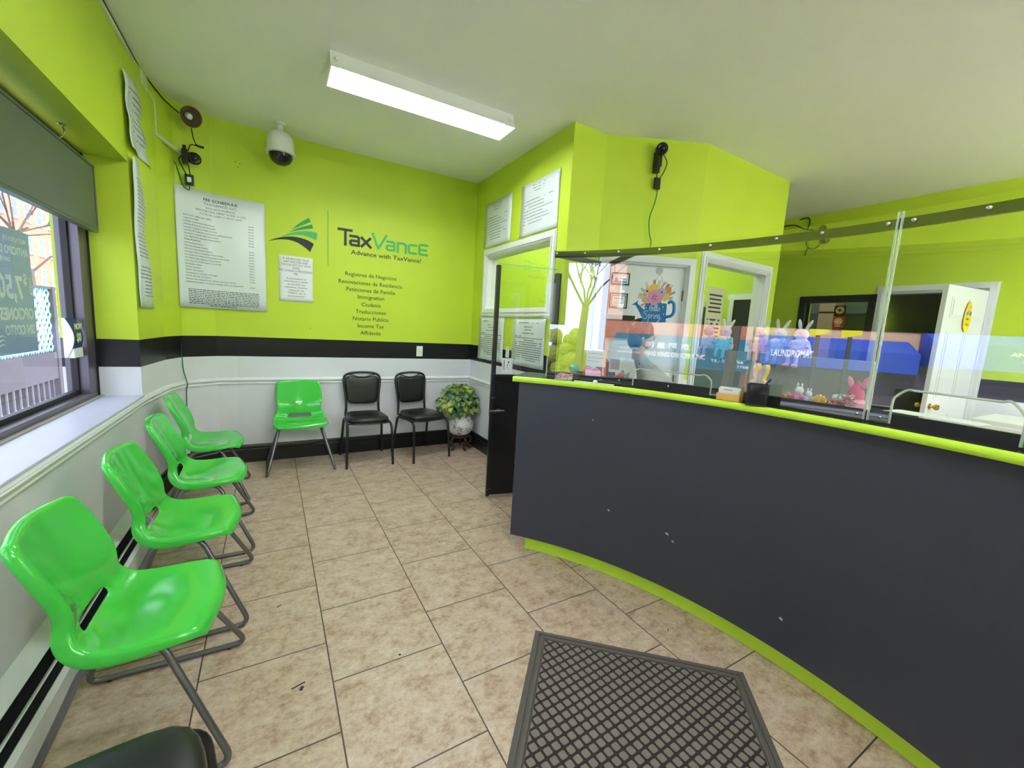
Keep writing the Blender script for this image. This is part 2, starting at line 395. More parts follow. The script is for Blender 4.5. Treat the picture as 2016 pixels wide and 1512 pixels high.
g = MB(); g.box(-1.063, -.8, .88, -1.057, .78, 2.29); g.obj('window_pane', M_GLASS, w1)
g = MB(); g.box(-1.063, .87, .88, -1.057, 3.515, 2.29); g.obj('window_pane', M_GLASS, w1)
MB().box(-1.0, -.9, .8347, -.975, 3.65, .842).obj('caulk_line', mat('grey_caulk', srgb(150, 148, 140), .8, bump=(40, .8, .006)), w1)
# ---------------------------------------------------------------- window_2: office window in the right wall
def casing(P, d, z0, z1, L0, L1, n, name, wd=.07, sill=True, parent=None, inner=.12, bottom=True):
    """moulded casing around opening on a plane through P, direction d, outward normal n"""
    m = Matrix((d, n, Vector((0, 0, 1)))).transposed().to_4x4(); m.translation = P; f = MB()
    for k, (o, t, i_) in enumerate(((0, .012, .004), (.012, .02, .016), (.045, .028, .052))):
        q = wd-o; i_ = min(i_, q-.008) if k == 2 else i_
        i_ = (.004, .014, wd-.045-.014)[k]
        zb_ = z0-i_ if bottom else z0
        f.box(L0-q, 0, zb_, L0-i_, t, z1+i_, m); f.box(L1+i_, 0, zb_, L1+q, t, z1+i_, m)
        f.box(L0-q, 0, z1+i_, L1+q, t, z1+q, m)
        if bottom: f.box(L0-q, 0, z0-q, L1+q, t, z0-i_, m)
    # reveal lining
    zz0 = z0 if not bottom else z0+.005
    f.box(L0-.004, -inner, z0, L0+.005, .002, z1, m); f.box(L1-.005, -inner, z0, L1+.004, .002, z1, m); f.box(L0+.005, -inner, z1-.005, L1-.005, .002, z1+.004, m)
    if bottom: f.box(L0+.005, -inner, z0-.004, L1-.005, .002, z0+.005, m)
    return f.obj(name, M_WHITE, parent, bevel=.0015)
w2 = bpy.data.objects.new('window_2', None); COL.objects.link(w2); w2['kind'] = 'structure'; w2['label'] = 'white framed interior window between four posters'
casing(Vector((XR, 0, 0)), Vector((0, 1, 0)), 1.625, 2.19, 3.02, 4.23, Vector((-1, 0, 0)), 'window_frame', parent=w2, wd=.085)
MB().box(XR+.05, 3.02, 1.625, XR+.056, 4.23, 2.19).obj('window_pane', glass_mat('office_glass', (.93, .96, .95, 1), .22, .7), w2)
w3 = bpy.data.objects.new('window_3', None); COL.objects.link(w3); w3['kind'] = 'structure'; w3['label'] = 'tall white framed interior office window'
dB = (E_-B).normalized(); nB = Vector((dB.y, -dB.x, 0))
casing(B, dB, 1.03, 2.115, .155, 1.15, nB, 'window_frame', parent=w3, wd=.085)
MB().box(.155, .05, 1.03, 1.15, .056, 2.115, MW2).obj('window_pane', M_GLASS, w3)
# ---------------------------------------------------------------- doors
dD = (B-A).normalized(); nD = Vector((dD.y, -dD.x, 0))
def panel_door(mb, m, W_, H_, t=.036):
    mb.box(0, 0, 0, W_, t, H_, m)
    for (a, b, z0, z1) in [(.13*W_, .45*W_, .12*H_, .42*H_), (.55*W_, .87*W_, .12*H_, .42*H_), (.13*W_, .45*W_, .49*H_, .80*H_), (.55*W_, .87*W_, .49*H_, .80*H_), (.13*W_, .45*W_, .86*H_, .95*H_), (.55*W_, .87*W_, .86*H_, .95*H_)]:
        for s_ in (-1, 1):
            y0 = -.004 if s_ < 0 else t
            mb.box(a, y0, z0, b, y0+.004, z1, m)
            y1 = y0-.006 if s_ < 0 else y0+.004
            mb.box(a+.025, y1, z0+.025, b-.025, y1+.006, z1-.025, m)
d1 = bpy.data.objects.new('door_1', None); COL.objects.link(d1); d1['kind'] = 'structure'; d1['label'] = 'closed white office door on the angled wall'
casing(A, dD, 0, 2.045, .065, .80, nD, 'door_frame', parent=d1, wd=.07, bottom=False)
m = MB(); m.box(.069, .03, .005, .796, .066, 2.04, MD); m.obj('door_leaf', M_WHITE, d1, bevel=.002)
m = MB()
for z in (.25, 1.05, 1.8): m.box(.785, .018, z-.045, .80, .030, z+.045, MD)
m.obj('door_hinge', M_STEEL, d1)
# doorway in the back wall with an open white panel door
d2 = bpy.data.objects.new('door_2', None); COL.objects.link(d2); d2['kind'] = 'structure'; d2['label'] = 'open white panelled door in the back wall'
casing(Vector((XB, 0, 0)), Vector((0, 1, 0)), 0, 2.05, 1.24, 2.0, Vector((-1, 0, 0)), 'door_frame', parent=d2, wd=.08, bottom=False)
hp = Vector((XB-.02, 1.255, .01)); fe = Vector((5.17, 1.352, .01)); dd = (fe-hp); WD = dd.length; dd.normalize(); nn = Vector((-dd.y, dd.x, 0))
MDL = Matrix((dd, nn, Vector((0, 0, 1)))).transposed().to_4x4(); MDL.translation = hp
m = MB(); panel_door(m, MDL, WD, 2.03); leaf = m.obj('door_leaf', M_WHITE, d2)
m = MB()
for s_ in (-1, 1):
    c = MDL @ Vector((WD-.06, .018, .93)); ax = nn*s_
    m.lathe([(.028, .016), (.028, .022), (.011, .026), (.011, .045), (.024, .055), (.028, .068), (.022, .082), (.008, .086)], c, 18, ax)
m.obj('door_knob', M_BRASS, leaf, smooth=True)
# black framed window in the back wall
w4 = bpy.data.objects.new('window_4', None); COL.objects.link(w4); w4['kind'] = 'structure'; w4['label'] = 'black framed window in the back wall'
f = MB(); f.box(XB-.02, 2.06, 1.12, XB+.1, 2.14, 2.05); f.box(XB-.02, 2.78, 1.12, XB+.1, 2.86, 2.05); f.box(XB-.02, 2.06, 1.97, XB+.1, 2.86, 2.05); f.box(XB-.02, 2.06, 1.12, XB+.1, 2.86, 1.2)
f.obj('window_frame', M_BLACKTRIM, w4, bevel=.004)
MB().box(XB+.05, 2.14, 1.2, XB+.056, 2.78, 1.97).obj('window_pane', M_GLASS, w4)
# ================================================================ CEILING LIGHTS
M_TUBE = mat('lit_tube', (1, 1, 1, 1), .5, emit=((.93, .97, 1, 1), LAMP))
M_HOUS = mat('white_enamel', srgb(225, 226, 224), .3)
def ceiling_light(loc, rz, label):
    t = thing('ceiling_light', label, 'ceiling light', loc, rz)
    # local: x along, origin on the ceiling, hanging down .115; opening between y -.13 and .13
    L = .615
    h = MB()
    h.prism([(-L-.03, -.075, 0), (-L-.03, .075, 0), (-L-.03, .135, -.115), (-L-.03, .129, -.115), (-L-.03, .069, -.012), (-L-.03, -.069, -.012), (-L-.03, -.129, -.115), (-L-.03, -.135, -.115)], (2*L+.06, 0, 0))
    h.obj('housing', M_HOUS, t)
    for s_ in (-1, 1):
        MB().prism([(s_*(L+.03), -.075, 0), (s_*(L+.03), .075, 0), (s_*(L+.03), .135, -.115), (s_*(L+.03), -.135, -.115)], (s_*.004, 0, 0)).obj('end_plate', M_HOUS, t)
    for y in (-.045, .045):
        tb = MB(); tb.tube([(-L+.02, y, -.062), (L-.02, y, -.062)], .0165, 12, smooth=False); tb.obj('tube', M_TUBE, t, smooth=True)
        e = MB()
        for s_ in (-1, 1): e.tube([(s_*(L-.02), y, -.062), (s_*(L+.02), y, -.062)], .018, 12, smooth=False); e.box(s_*(L+.005)-.008, y-.012, -.062, s_*(L+.005)+.008, y+.012, -.01)
        e.obj('lamp_holder', M_PLASTW, t, smooth=True)
    b = MB()
    for s_ in (-1, 1): b.ball((s_*(L-.0), -.118, -.06), .011, 10)
    b.obj('rivet', M_PLASTW, t, smooth=True)
    return t
cl = ceiling_light((.975, 3.085, ZC), 0, 'fluorescent strip light hanging over the waiting area in front of the logo wall')
def unseen_batten_light(loc, rz, label):  # added lamps out of view, bare tubes to brighten ceiling and walls
    t = thing('unseen_batten_light', label, 'ceiling light', loc, rz, 'added unseen bare tube batten lights on the ceiling'); L = .60
    MB().box(-L, -.035, -.055, L, .035, 0).obj('batten', M_HOUS, t, bevel=.003)
    for y in (-.03, .03):
        tb = MB(); tb.tube([(-L+.02, y, -.10), (L-.02, y, -.10)], .0165, 12, smooth=False); tb.obj('tube', M_TUBE, t, smooth=True)
    for s_ in (-1, 1): MB().box(s_*L-.01, -.05, -.12, s_*L+.01, .05, -.0).obj('lamp_holder', M_PLASTW, t)
    return t
bl = unseen_batten_light((.55, .1, ZC), 0, 'added unseen bare fluorescent batten light on the ceiling above the entrance mat')
dup(bl, (4.9, -.35, ZC), 0, 'added unseen bare fluorescent batten light on the ceiling over the desks behind the counter')
dup(bl, (4.6, -1.0, ZC), 0, 'second added unseen bare fluorescent batten light over the desks, nearer the shop front')
dup(bl, (.6, -1.9, ZC), 0, 'added unseen bare fluorescent batten light on the ceiling near the shop front')
dup(bl, (3.6, -1.7, ZC), 0, 'added unseen bare fluorescent batten light on the ceiling at the front right of the shop')
dup(bl, (3.35, 3.5, ZC), 0, 'unseen bare fluorescent batten light on the ceiling inside the enclosed office')
dup(bl, (7.6, 3.3, ZC), 0, 'added unseen bare fluorescent batten light on the ceiling of the rear room')
# small mounting plate and loose cable at the left end of the light
c = MB(); c.tube([(.33, 3.16, 3.05), (.30, 3.13, 3.02), (.285, 3.17, 3.0), (.30, 3.22, 3.015), (.33, 3.2, 3.045)], .003, 6)
tag(c.obj('cable_loop', M_PLASTW, smooth=True), 'short white cable loop at the left end of the ceiling strip light', 'cable')
# ================================================================ COUNTER
T0, T1 = 42.5, -48.0
def arc_strip(mb, r0, r1, z0, z1, a, b, n=90, zf=None):
    """closed solid following the arc"""
    prev = None
    for i in range(n+1):
        th = a+(b-a)*i/n; dz = zf(th) if zf else 0
        v = [mb.b.verts.new(cp(th, r, z+dz)) for r, z in ((r0, z0), (r1, z0), (r1, z1), (r0, z1))]
        if prev: mb.bridge(prev, v)
        else: mb.b.faces.new(v[::-1])
        prev = v
    mb.b.faces.new(prev); return mb
zt = lambda th: .0004*(42-th)
ctr = thing('reception_counter', 'curved charcoal reception counter with lime green edge and black top', 'counter', (0, 0, 0))
m = MB(); prev = None
for i in range(91):
    th = T0+(T1-T0)*i/90; v = [m.b.verts.new(cp(th, r, z)) for r, z in ((2.185, .10), (2.25, .10), (2.25, 1.1065+zt(th)), (2.185, 1.1065+zt(th)))]
    if prev: m.bridge(prev, v)
    else: m.b.faces.new(v[::-1])
    prev = v
m.b.faces.new(prev); m.obj('front_panel', M_COUNTER, ctr, smooth=True, ang=30)
m = MB(); arc_strip(m, 2.237, 2.26, 0, .10, 40.2, T1); m.obj('toe_kick', M_LIME, ctr, smooth=True, ang=30)
def ledge_strip(mb, prof, a, b, n=90):
    prev = None
    for i in range(n+1):
        th = a+(b-a)*i/n
        v = [mb.b.verts.new(cp(th, r, z+zt(th))) for r, z in prof]
        if prev: mb.bridge(prev, v)
        else: mb.b.faces.new(v[::-1])
        prev = v
    mb.b.faces.new(prev); return mb
m = MB(); ledge_strip(m, [(2.165, 1.1065), (2.152, 1.109), (2.147, 1.118), (2.147, 1.130), (2.153, 1.138), (2.17, 1.1395), (2.17, 1.1065)], T0+.9, T1); m.obj('ledge_edge', M_LIME, ctr, smooth=True, ang=50)
m = MB(); ledge_strip(m, [(2.17, 1.1065), (2.48, 1.1065), (2.48, 1.1395), (2.17, 1.1395)], T0+.9, T1); m.obj('ledge_top', M_LEDGE, ctr, smooth=True, ang=30)
m = MB(); arc_strip(m, 2.25, 2.95, .70, .735, T0-4, T1); m.obj('desk_surface', mat('grey_desk_laminate', srgb(120, 122, 124), .4), ctr)
# chips on the panel
m = MB()
for th, z, s_ in ((26.3, .42, .006), (17.5, .40, .008), (16.6, .37, .006), (3, .25, .007), (30, .93, .004)):
    m.box(-.001, -s_, -s_*.6, .001, s_, s_*.6, Matrix.Translation(cp(th, 2.184, z)) @ Matrix.Rotation(R(th), 4, 'Z') @ Matrix.Rotation(.4, 4, 'X'))
m.obj('chipped_paint', mat('pale_chip', srgb(180, 185, 190), .6), ctr)
# ---------------------------------------------------------------- acrylic screen
scr = thing('counter_screen', 'clear acrylic safety screen with black top rail standing on the curved counter', 'screen', (0, 0, 0))
RS = 2.235; ZR = 1.898
def pane(th0, th1, slot, kink=None):
    """curved sheet from th0 to th1 (degrees, decreasing) with a rounded pass-through slot (a,b,ztop)"""
    def inside(th, z):
        if not slot: return False
        a, b, zt_ = slot; return b < th < a and z < zt_
    m = MB(); n = int(abs(th0-th1)/.4)
    ths = sorted(set([round(th0+(th1-th0)*i/n, 3) for i in range(n+1)]+([slot[0], slot[1]] if slot else [])), reverse=True)
    zs = [1.147, 1.16, 1.175, 1.19, 1.205, 1.22]+([slot[2]] if slot else [1.25])+[1.30, 1.45, 1.6, 1.75, ZR+.004]
    for side, r_ in ((0, RS), (1, RS+.006)):
        grid = {}
        for i, th in enumerate(ths):
            for j, z in enumerate(zs): grid[i, j] = m.b.verts.new(cp(th, r_, z+zt(th)))
        for i in range(len(ths)-1):
            for j in range(len(zs)-1):
                if inside((ths[i]+ths[i+1])/2, (zs[j]+zs[j+1])/2): continue
                q = [grid[i, j], grid[i+1, j], grid[i+1, j+1], grid[i, j+1]]
                m.b.faces.new(q[::-1] if side else q)
    for v in [v for v in m.b.verts if not v.link_faces]: m.b.verts.remove(v)
    me = m.obj('screen_pane', M_ACRYL, scr, smooth='all')
    e = MB(); a, b, zt_ = slot if slot else (0, 0, 0)
    for th in (th0, th1):
        for r_ in (RS-.001,): e.box(-.002, -.0025, 0, .008, .0025, ZR-1.143, Matrix.Translation(cp(th, r_, 1.147+zt(th))) @ Matrix.Rotation(R(th), 4, 'Z'))
    if slot:
        pts = [cp(a, RS+.003, 1.147+zt(a)), cp(a, RS+.003, zt_-.03), cp(a-.25, RS+.003, zt_-.006), cp(a-.9, RS+.003, zt_+zt(a))]
        k = 12; pts += [cp(a-.9+(b-a+1.8)*i/k, RS+.003, zt_+zt(a)) for i in range(1, k)]
        pts += [cp(b+.9, RS+.003, zt_+zt(b)), cp(b+.25, RS+.003, zt_-.006), cp(b, RS+.003, zt_-.03), cp(b, RS+.003, 1.147+zt(b))]
        e.tube(pts, .004, 8)
    e.obj('pane_edge', M_EDGE, scr, smooth=True)
pane(38.5, -.75, (25.0, 14.6, 1.243)); pane(-1.05, -26, (-2.7, -10.8, 1.276)); pane(-26.3, -47, None)
m = MB(); arc_strip(m, RS+.008, RS+.022, ZR-.036, ZR, 38.5, -47); arc_strip(m, RS+.022, RS+.04, ZR-.008, ZR, 38.5, -47); m.obj('top_rail', M_BLKMET, scr, smooth=True, ang=30)
m = MB(); ledge_strip(m, [(RS+.008, 1.1395), (RS+.026, 1.1395), (RS+.026, 1.183), (RS+.008, 1.183)], 38.5, -47); m.obj('base_batten', M_BLKMET, scr, smooth=True, ang=30)
m = MB()
for th in (38.1, 33.8, 28.8, 23.1, 16.7, 9.5, 5.2, -.1, -1.9, -6.5, -12): m.ball(cp(th, RS-.003, ZR-.016), .008, 10, (.6, 1, 1))
for th in (37, 27, 20, 13, -.2, -2.0, -11.4): m.ball(cp(th, RS-.002, 1.165+zt(th)), .006, 10, (.6, 1, 1))
m.obj('screw', M_CHROME, scr, smooth=True)
pj = Vector((1.89, 2.09, 1.872))
m = MB(); m.box(-.018, -.018, 0, .018, .018, 1.885, Matrix.Translation((pj.x, pj.y, 0)) @ Matrix.Rotation(R(35), 4, 'Z')); m.obj('support_post', M_BLKMET, scr)
m = MB(); m.beam(pj, cp(38.3, RS+.02, ZR-.018), .012, .03); m.beam(pj, cp(26.4, RS+.02, ZR-.018), .012, .03); m.obj('brace', M_BLKMET, scr)
# ---------------------------------------------------------------- half gate between counter and office wall
gt = thing('gate', 'black half gate with clear upper pane between two black posts beside the counter', 'gate', (1.545, 2.97, 0), math.atan2(-.11, .5))
GL = .505
m = MB(); m.box(.01, -.015, .02, GL, .015, 1.03); m.obj('gate_panel', M_BLACKTRIM, gt, bevel=.003)
m = MB(); m.box(-.016, -.040, .02, .012, -.012, 1.915); m.box(-.016, -.012, .7, .022, .0, 1.915); m.box(.01, -.02, 1.0, GL, .02, 1.05); m.obj('gate_post', M_BLKMET, gt)
m = MB(); m.box(GL-.01, -.02, .02, GL+.035, .02, 1.90); m.obj('gate_post', M_BLKMET, gt)
MB().box(.013, -.020, 1.0, GL, -.015, 1.93).obj('gate_pane', M_ACRYL2, gt)
m = MB(); m.box(.013, -.0205, 1.926, GL, -.0145, 1.931); m.obj('pane_edge', M_EDGE, gt)
m = MB(); m.box(-.02, -.045, .735, .03, -.03, .765); m.tube([(-.03, -.05, .752), (.10, -.05, .757)], .005, 8, smooth=False); m.box(.03, -.045, .742, .07, -.028, .772); m.obj('bolt_latch', M_CHROME, gt)
m = MB()
for z in (.86, 1.06, 1.17, .08): m.ball((-.004, -.037, z), .005, 8); m.ball((.018, -.022, z), .005, 8)
m.obj('screw', M_CHROME, gt, smooth=True)
# ================================================================ CHAIRS
def green_chair(loc, rz, label, group):
    t = thing('plastic_chair', label, 'chair', loc, rz, group)
    prof = [(-.238, .795), (-.232, .777), (-.210, .72), (-.181, .65), (-.156, .59), (-.146, .55), (-.144, .515), (-.142, .483), (-.128, .449), (-.095, .425), (-.04, .419), (.03, .430), (.09, .445), (.145, .455), (.18, .456), (.200, .450), (.210, .440)]
    hw = [.166, .180, .185, .185, .180, .176, .180, .192, .205, .214, .220, .221, .219, .214, .207, .196, .176]
    cf_ = [.030, .032, .036, .040, .038, .032, .030, .030, .026, .016, .008, .002, -.006, -.012, -.018, -.024, -.026]  # forward shift of the sides
    cu_ = [-.010, -.006, 0, 0, .0, .004, .012, .024, .034, .038, .034, .024, .012, .002, -.002, -.004, -.004]        # upward shift of the sides
    fd = [.026, .028, .030, .032, .034, .038, .042, .044, .044, .042, .038, .034, .030, .026, .024, .022, .020]      # depth of the turned edge
    us = [-1, -.93, -.8, -.62, -.52, -.3, 0, .3, .52, .62, .8, .93, 1]
    b = MB(); n = len(prof); g = {}
    for j in range(n):
        for i, u in enumerate(us):
            a = abs(u); k = a**1.7
            g[i, j] = b.b.verts.new((prof[j][0]+cf_[j]*k, u*hw[j], prof[j][1]+cu_[j]*k))
    for j in range(n-1):
        for i in range(len(us)-1):
            if j == 7 and 3 <= i+0 <= 8 and abs((us[i]+us[i+1])/2) < .56: continue
            b.b.faces.new([g[i, j], g[i+1, j], g[i+1, j+1], g[i, j+1]])
    for v in [v for v in b.b.verts if not v.link_faces]: b.b.verts.remove(v)
    # flange around the outer edge, turned back and down
    def fl(i, j, dep, out):
        v = g[i, j].co; jj = min(max(j, 1), n-2); tx = prof[jj+1][0]-prof[jj-1][0]; tz = prof[jj+1][1]-prof[jj-1][1]; L = math.hypot(tx, tz)
        nx, nz = tz/L, -tx/L       # backwards / downwards
        s_ = (1 if us[i] > 0 else -1) if abs(us[i]) > .99 else 0
        e = 0 if 0 < j < n-1 else (1 if j else -1)
        return Vector((v.x+nx*dep+tx/L*out*e, v.y+s_*out, v.z+nz*dep+tz/L*out*e))
    loop = [(i, 0) for i in range(len(us))]+[(len(us)-1, j) for j in range(1, n)]+[(i, n-1) for i in range(len(us)-2, -1, -1)]+[(0, j) for j in range(n-2, 0, -1)]
    r1 = [b.b.verts.new(fl(i, j, .004, .009)) for i, j in loop]; r2 = [b.b.verts.new(fl(i, j, .014, .013)) for i, j in loop]; r3 = [b.b.verts.new(fl(i, j, fd[j], .014)) for i, j in loop]
    r0 = [g[i, j] for i, j in loop]
    b.bridge(r0, r1); b.bridge(r1, r2); b.bridge(r2, r3)
    bmesh.ops.recalc_face_normals(b.b, faces=b.b.faces)
    b.obj('seat_shell', M_LGREEN, t, smooth='all', solid=.006, sub=2)
    for s_ in (-1, 1):
        p = [(-.10, s_*.165, .425), (-.14, s_*.18, .40), (-.262, s_*.272, .03), (-.23, s_*.278, .012), (.215, s_*.278, .012), (.262, s_*.272, .045), (.10, s_*.18, .395), (.06, s_*.165, .425), (-.0, s_*.16, .43)]
        q = fillet([(-.02, s_*.160, .412), (-.10, s_*.168, .400), (-.255, s_*.280, .011), (.255, s_*.280, .011), (.07, s_*.172, .412), (-.02, s_*.160, .412)], .05, 6)
        m = MB(); m.tube(q, .0105, 10, smooth=False); m.obj('leg', M_STEEL, t, smooth=True)
        m = MB(); [m.lathe([(.009, 0), (.009, .006)], (x, s_*.280, 0), 10) for x in (-.19, .19)]; m.obj('glide', M_GASKET, t)
    m = MB(); m.tube([(-.06, -.16, .408), (-.06, .16, .408)], .009, 8, smooth=False); m.tube([(.05, -.165, .412), (.05, .165, .412)], .009, 8, smooth=False)
    for s_ in (-1, 1): m.box(-.09, s_*.16-.012, .406, .08, s_*.16+.012, .420)
    m.obj('seat_frame', M_STEEL, t, smooth=True)
    return t
gc = green_chair((-.384, 1.675, 0), R(-1), 'green plastic chair nearest the camera on grey tube legs under the window', 'green plastic shell chairs')
dup(gc, (-.372, 2.355, 0), R(0), 'green plastic chair second from the camera in the row along the window wall')
dup(gc, (-.378, 3.035, 0), R(2), 'green plastic chair third from the camera in the row along the window wall')
dup(gc, (-.435, 3.80, 0), R(2), 'green plastic chair farthest along the window wall, closest to the corner')
dup(gc, (.206, 4.30, 0), R(-90), 'green plastic chair with its back to the logo wall beside two black chairs')
def black_chair(loc, rz, label):
    t = thing('banquet_chair', label, 'chair', loc, rz, 'black vinyl stacking chairs')
    # seat pad
    b = MB(); out = []
    shape = [(-.19, -.168), (-.20, -.11), (-.20, .11), (-.19, .168), (-.05, .186), (.12, .200), (.185, .178), (.21, .09), (.216, 0), (.21, -.09), (.185, -.178), (.12, -.200), (-.05, -.186)]
    def ring(k, z): return [b.b.verts.new((x*k, y*k, z)) for x, y in shape]
    rs = [ring(.90, .420), ring(.99, .426), ring(1.02, .445), ring(1.01, .464), ring(.95, .480), ring(.75, .487), ring(.4, .490)]
    for i in range(len(rs)-1): b.bridge(rs[i], rs[i+1])
    b.b.faces.new(rs[0][::-1]); b.b.faces.new(rs[-1]); b.obj('seat', M_VINYL, t, smooth='all', sub=1)
    b = MB(); b.tube([(x*.97, y*1.0, .424) for x, y in shape], .008, 8, closed=True); b.obj('seat_frame', M_BLKMET, t, smooth=True)
    # back frame
    lean = lambda z: -.195-.06*max(0, (z-.42))/.44
    fr = [(-.16, .165, .425), (-.20, .170, .44), (lean(.52), .163, .52), (lean(.62), .165, .62), (lean(.74), .178, .74), (lean(.80), .182, .80), (lean(.845), .168, .845), (lean(.868), .125, .868), (lean(.876), .06, .876), (lean(.878), 0, .878)]
    fr = fr+[(x, -y, z) for x, y, z in fr[-2::-1]]
    b = MB(); b.tube(fr, .0125, 10); b.obj('back_frame', M_BLKMET, t, smooth=True)
    # top trim bar with dip
    b = MB(); b.tube([(lean(.86)+.002, .145, .858), (lean(.85)+.004, .10, .851), (lean(.83)+.004, .04, .832), (lean(.83)+.004, -.04, .832), (lean(.85)+.004, -.10, .851), (lean(.86)+.002, -.145, .858)], .006, 8); b.obj('handle_bar', M_BLKMET, t, smooth=True)
    # back pad
    out = [(.150, .555), (.153, .62), (.163, .70), (.169, .77), (.166, .81), (.155, .838), (.12, .846), (.06, .828), (0, .820), (-.06, .828), (-.12, .846), (-.155, .838), (-.166, .81), (-.169, .77), (-.163, .70), (-.153, .62), (-.150, .555), (-.08, .550), (0, .549), (.08, .550)]
    cz = .68; b = MB()
    def rg(k, dx): return [b.b.verts.new((lean(cz+(z-cz)*k)+dx, y*k, cz+(z-cz)*k)) for y, z in out]
    rs = [rg(.93, -.012), rg(1, -.006), rg(1, .008), rg(.96, .018), rg(.85, .024), rg(.5, .027)]
    for i in range(len(rs)-1): b.bridge(rs[i], rs[i+1])
    b.b.faces.new(rs[0][::-1]); b.b.faces.new(rs[-1]); b.obj('backrest', M_VINYL, t, smooth='all', sub=1)
    for s_ in (-1, 1):
        b = MB(); b.tube(fillet([(-.02, s_*.190, .425), (.20, s_*.208, .418), (.235, s_*.220, 0)], .07, 6), .0125, 10, smooth=False); b.obj('leg', M_BLKMET, t, smooth=True)
        b = MB(); b.tube(fillet([(.02, s_*.187, .418), (-.17, s_*.190, .415), (-.245, s_*.214, 0)], .05, 6), .0125, 10, smooth=False); b.obj('leg', M_BLKMET, t, smooth=True)
    return t
bc = black_chair((.803, 4.285, 0), R(-90), 'black vinyl chair standing straight at the far wall, right of the green chair')
dup(bc, (1.375, 4.27, 0), R(-76), 'black vinyl chair turned slightly, standing beside the potted plant')
dup(bc, (-.35, .90, 0), R(4), 'black vinyl chair with only its seat corner in view beside the nearest green chair')
# ================================================================ BASEBOARD HEATER
ht = thing('baseboard_heater', 'long white baseboard heater along the floor under the window', 'heater', (XW, 0, 0))
y0, y1 = -.8, 3.17
b = MB(); b.prism([(0, y0, .205), (0, y0, .20), (.055, y0, .178), (.057, y0, .183), (.0, y0, .212)], (0, y1-y0, 0)); b.box(0, y0, .02, .004, y1, .2); b.obj('top_cover', M_WHITE, ht)
b = MB(); b.prism([(.078, y0, .150), (.082, y0, .147), (.098, y0, .165), (.094, y0, .168)], (0, y1-y0, 0)); b.obj('damper', M_WHITE, ht)
b = MB(); b.prism([(.118, y0, .015), (.122, y0, .015), (.126, y0, .12), (.112, y0, .135), (.108, y0, .132), (.121, y0, .118)], (0, y1-y0, 0)); b.obj('front_panel', M_WHITE, ht)
b = MB(); b.box(.006, y0, .01, .112, y1-.01, .10); b.obj('dark_interior', M_BLACK, ht)  # black block puts the shade of the gaps between the covers into colour
b = MB(); b.prism([(0, y1, 0), (.127, y1, 0), (.127, y1, .12), (.06, y1, .185), (0, y1, .213)], (0, .006, 0)); b.obj('end_cap', M_WHITE, ht)
# ================================================================ DOOR MAT
def mat_mat():
    t = NT('ribbed_mat'); p = t.pos('Object'); sx = t.new('ShaderNodeSeparateXYZ'); t.link(p, sx.inputs[0]); x, y = sx.outputs[0], sx.outputs[1]
    D = .036
    u = t.math('MULTIPLY', t.math('ADD', x, t.math('MULTIPLY', y, 1.0)), .70711/D); v = t.math('MULTIPLY', t.math('SUBTRACT', x, y), .70711/D)
    fu = t.math('ABSOLUTE', t.math('SUBTRACT', t.math('FRACT', t.math('ADD', u, 50)), .5)); fv = t.math('ABSOLUTE', t.math('SUBTRACT', t.math('FRACT', t.math('ADD', v, 50)), .5))
    g = t.math('POWER', t.math('ADD', t.math('POWER', fu, 5.0), t.math('POWER', fv, 5.0)), .2); gr = t.math('GREATER_THAN', g, .375)
    n = t.noise(p, 420, 3); n2 = t.noise(p, 6, 3)
    a = t.mix(n, srgb(98, 90, 86), srgb(146, 136, 130)); a = t.mix(t.math('MULTIPLY', n2, .3), a, srgb(120, 100, 90)); k = t.mix(n, srgb(44, 38, 38), srgb(66, 58, 58))
    t.link(t.mix(gr, a, k), t.p.inputs['Base Color']); t.p.inputs['Roughness'].default_value = .9; t.p.inputs['Specular IOR Level'].default_value = .15
    t.bump(t.math('ADD', t.math('MULTIPLY', t.math('SUBTRACT', 1, gr), 1.0), t.math('MULTIPLY', n, .3)), .8, .005); return t.m
dm = thing('door_mat', 'grey brown ribbed doormat with diamond pattern on the tiles', 'doormat', (1.063, 1.463, 0), math.atan2(-.664, .747))
W_, L_ = .917, 1.5
b = MB(); b.box(.055, -L_+.055, .0015, W_-.055, -.055, .009); b.obj('mat_field', mat_mat(), dm)
M_RUB = mat('mat_rubber_edge', srgb(90, 84, 80), .75, bump=(300, .3))
b = MB()
for o, wdt, hgt in ((0, .055, .004), (.012, .012, .010), (.034, .014, .010)):
    for (xa, ya, xb, yb) in ((o, -L_+o+wdt, o+wdt, -o-wdt), (W_-o-wdt, -L_+o+wdt, W_-o, -o-wdt), (o, -o-wdt, W_-o, -o), (o, -L_+o, W_-o, -L_+o+wdt)): b.box(xa, ya, .0005+(.0003 if o else 0), xb, yb, hgt)
b.obj('mat_border', M_RUB, dm, bevel=.0015)
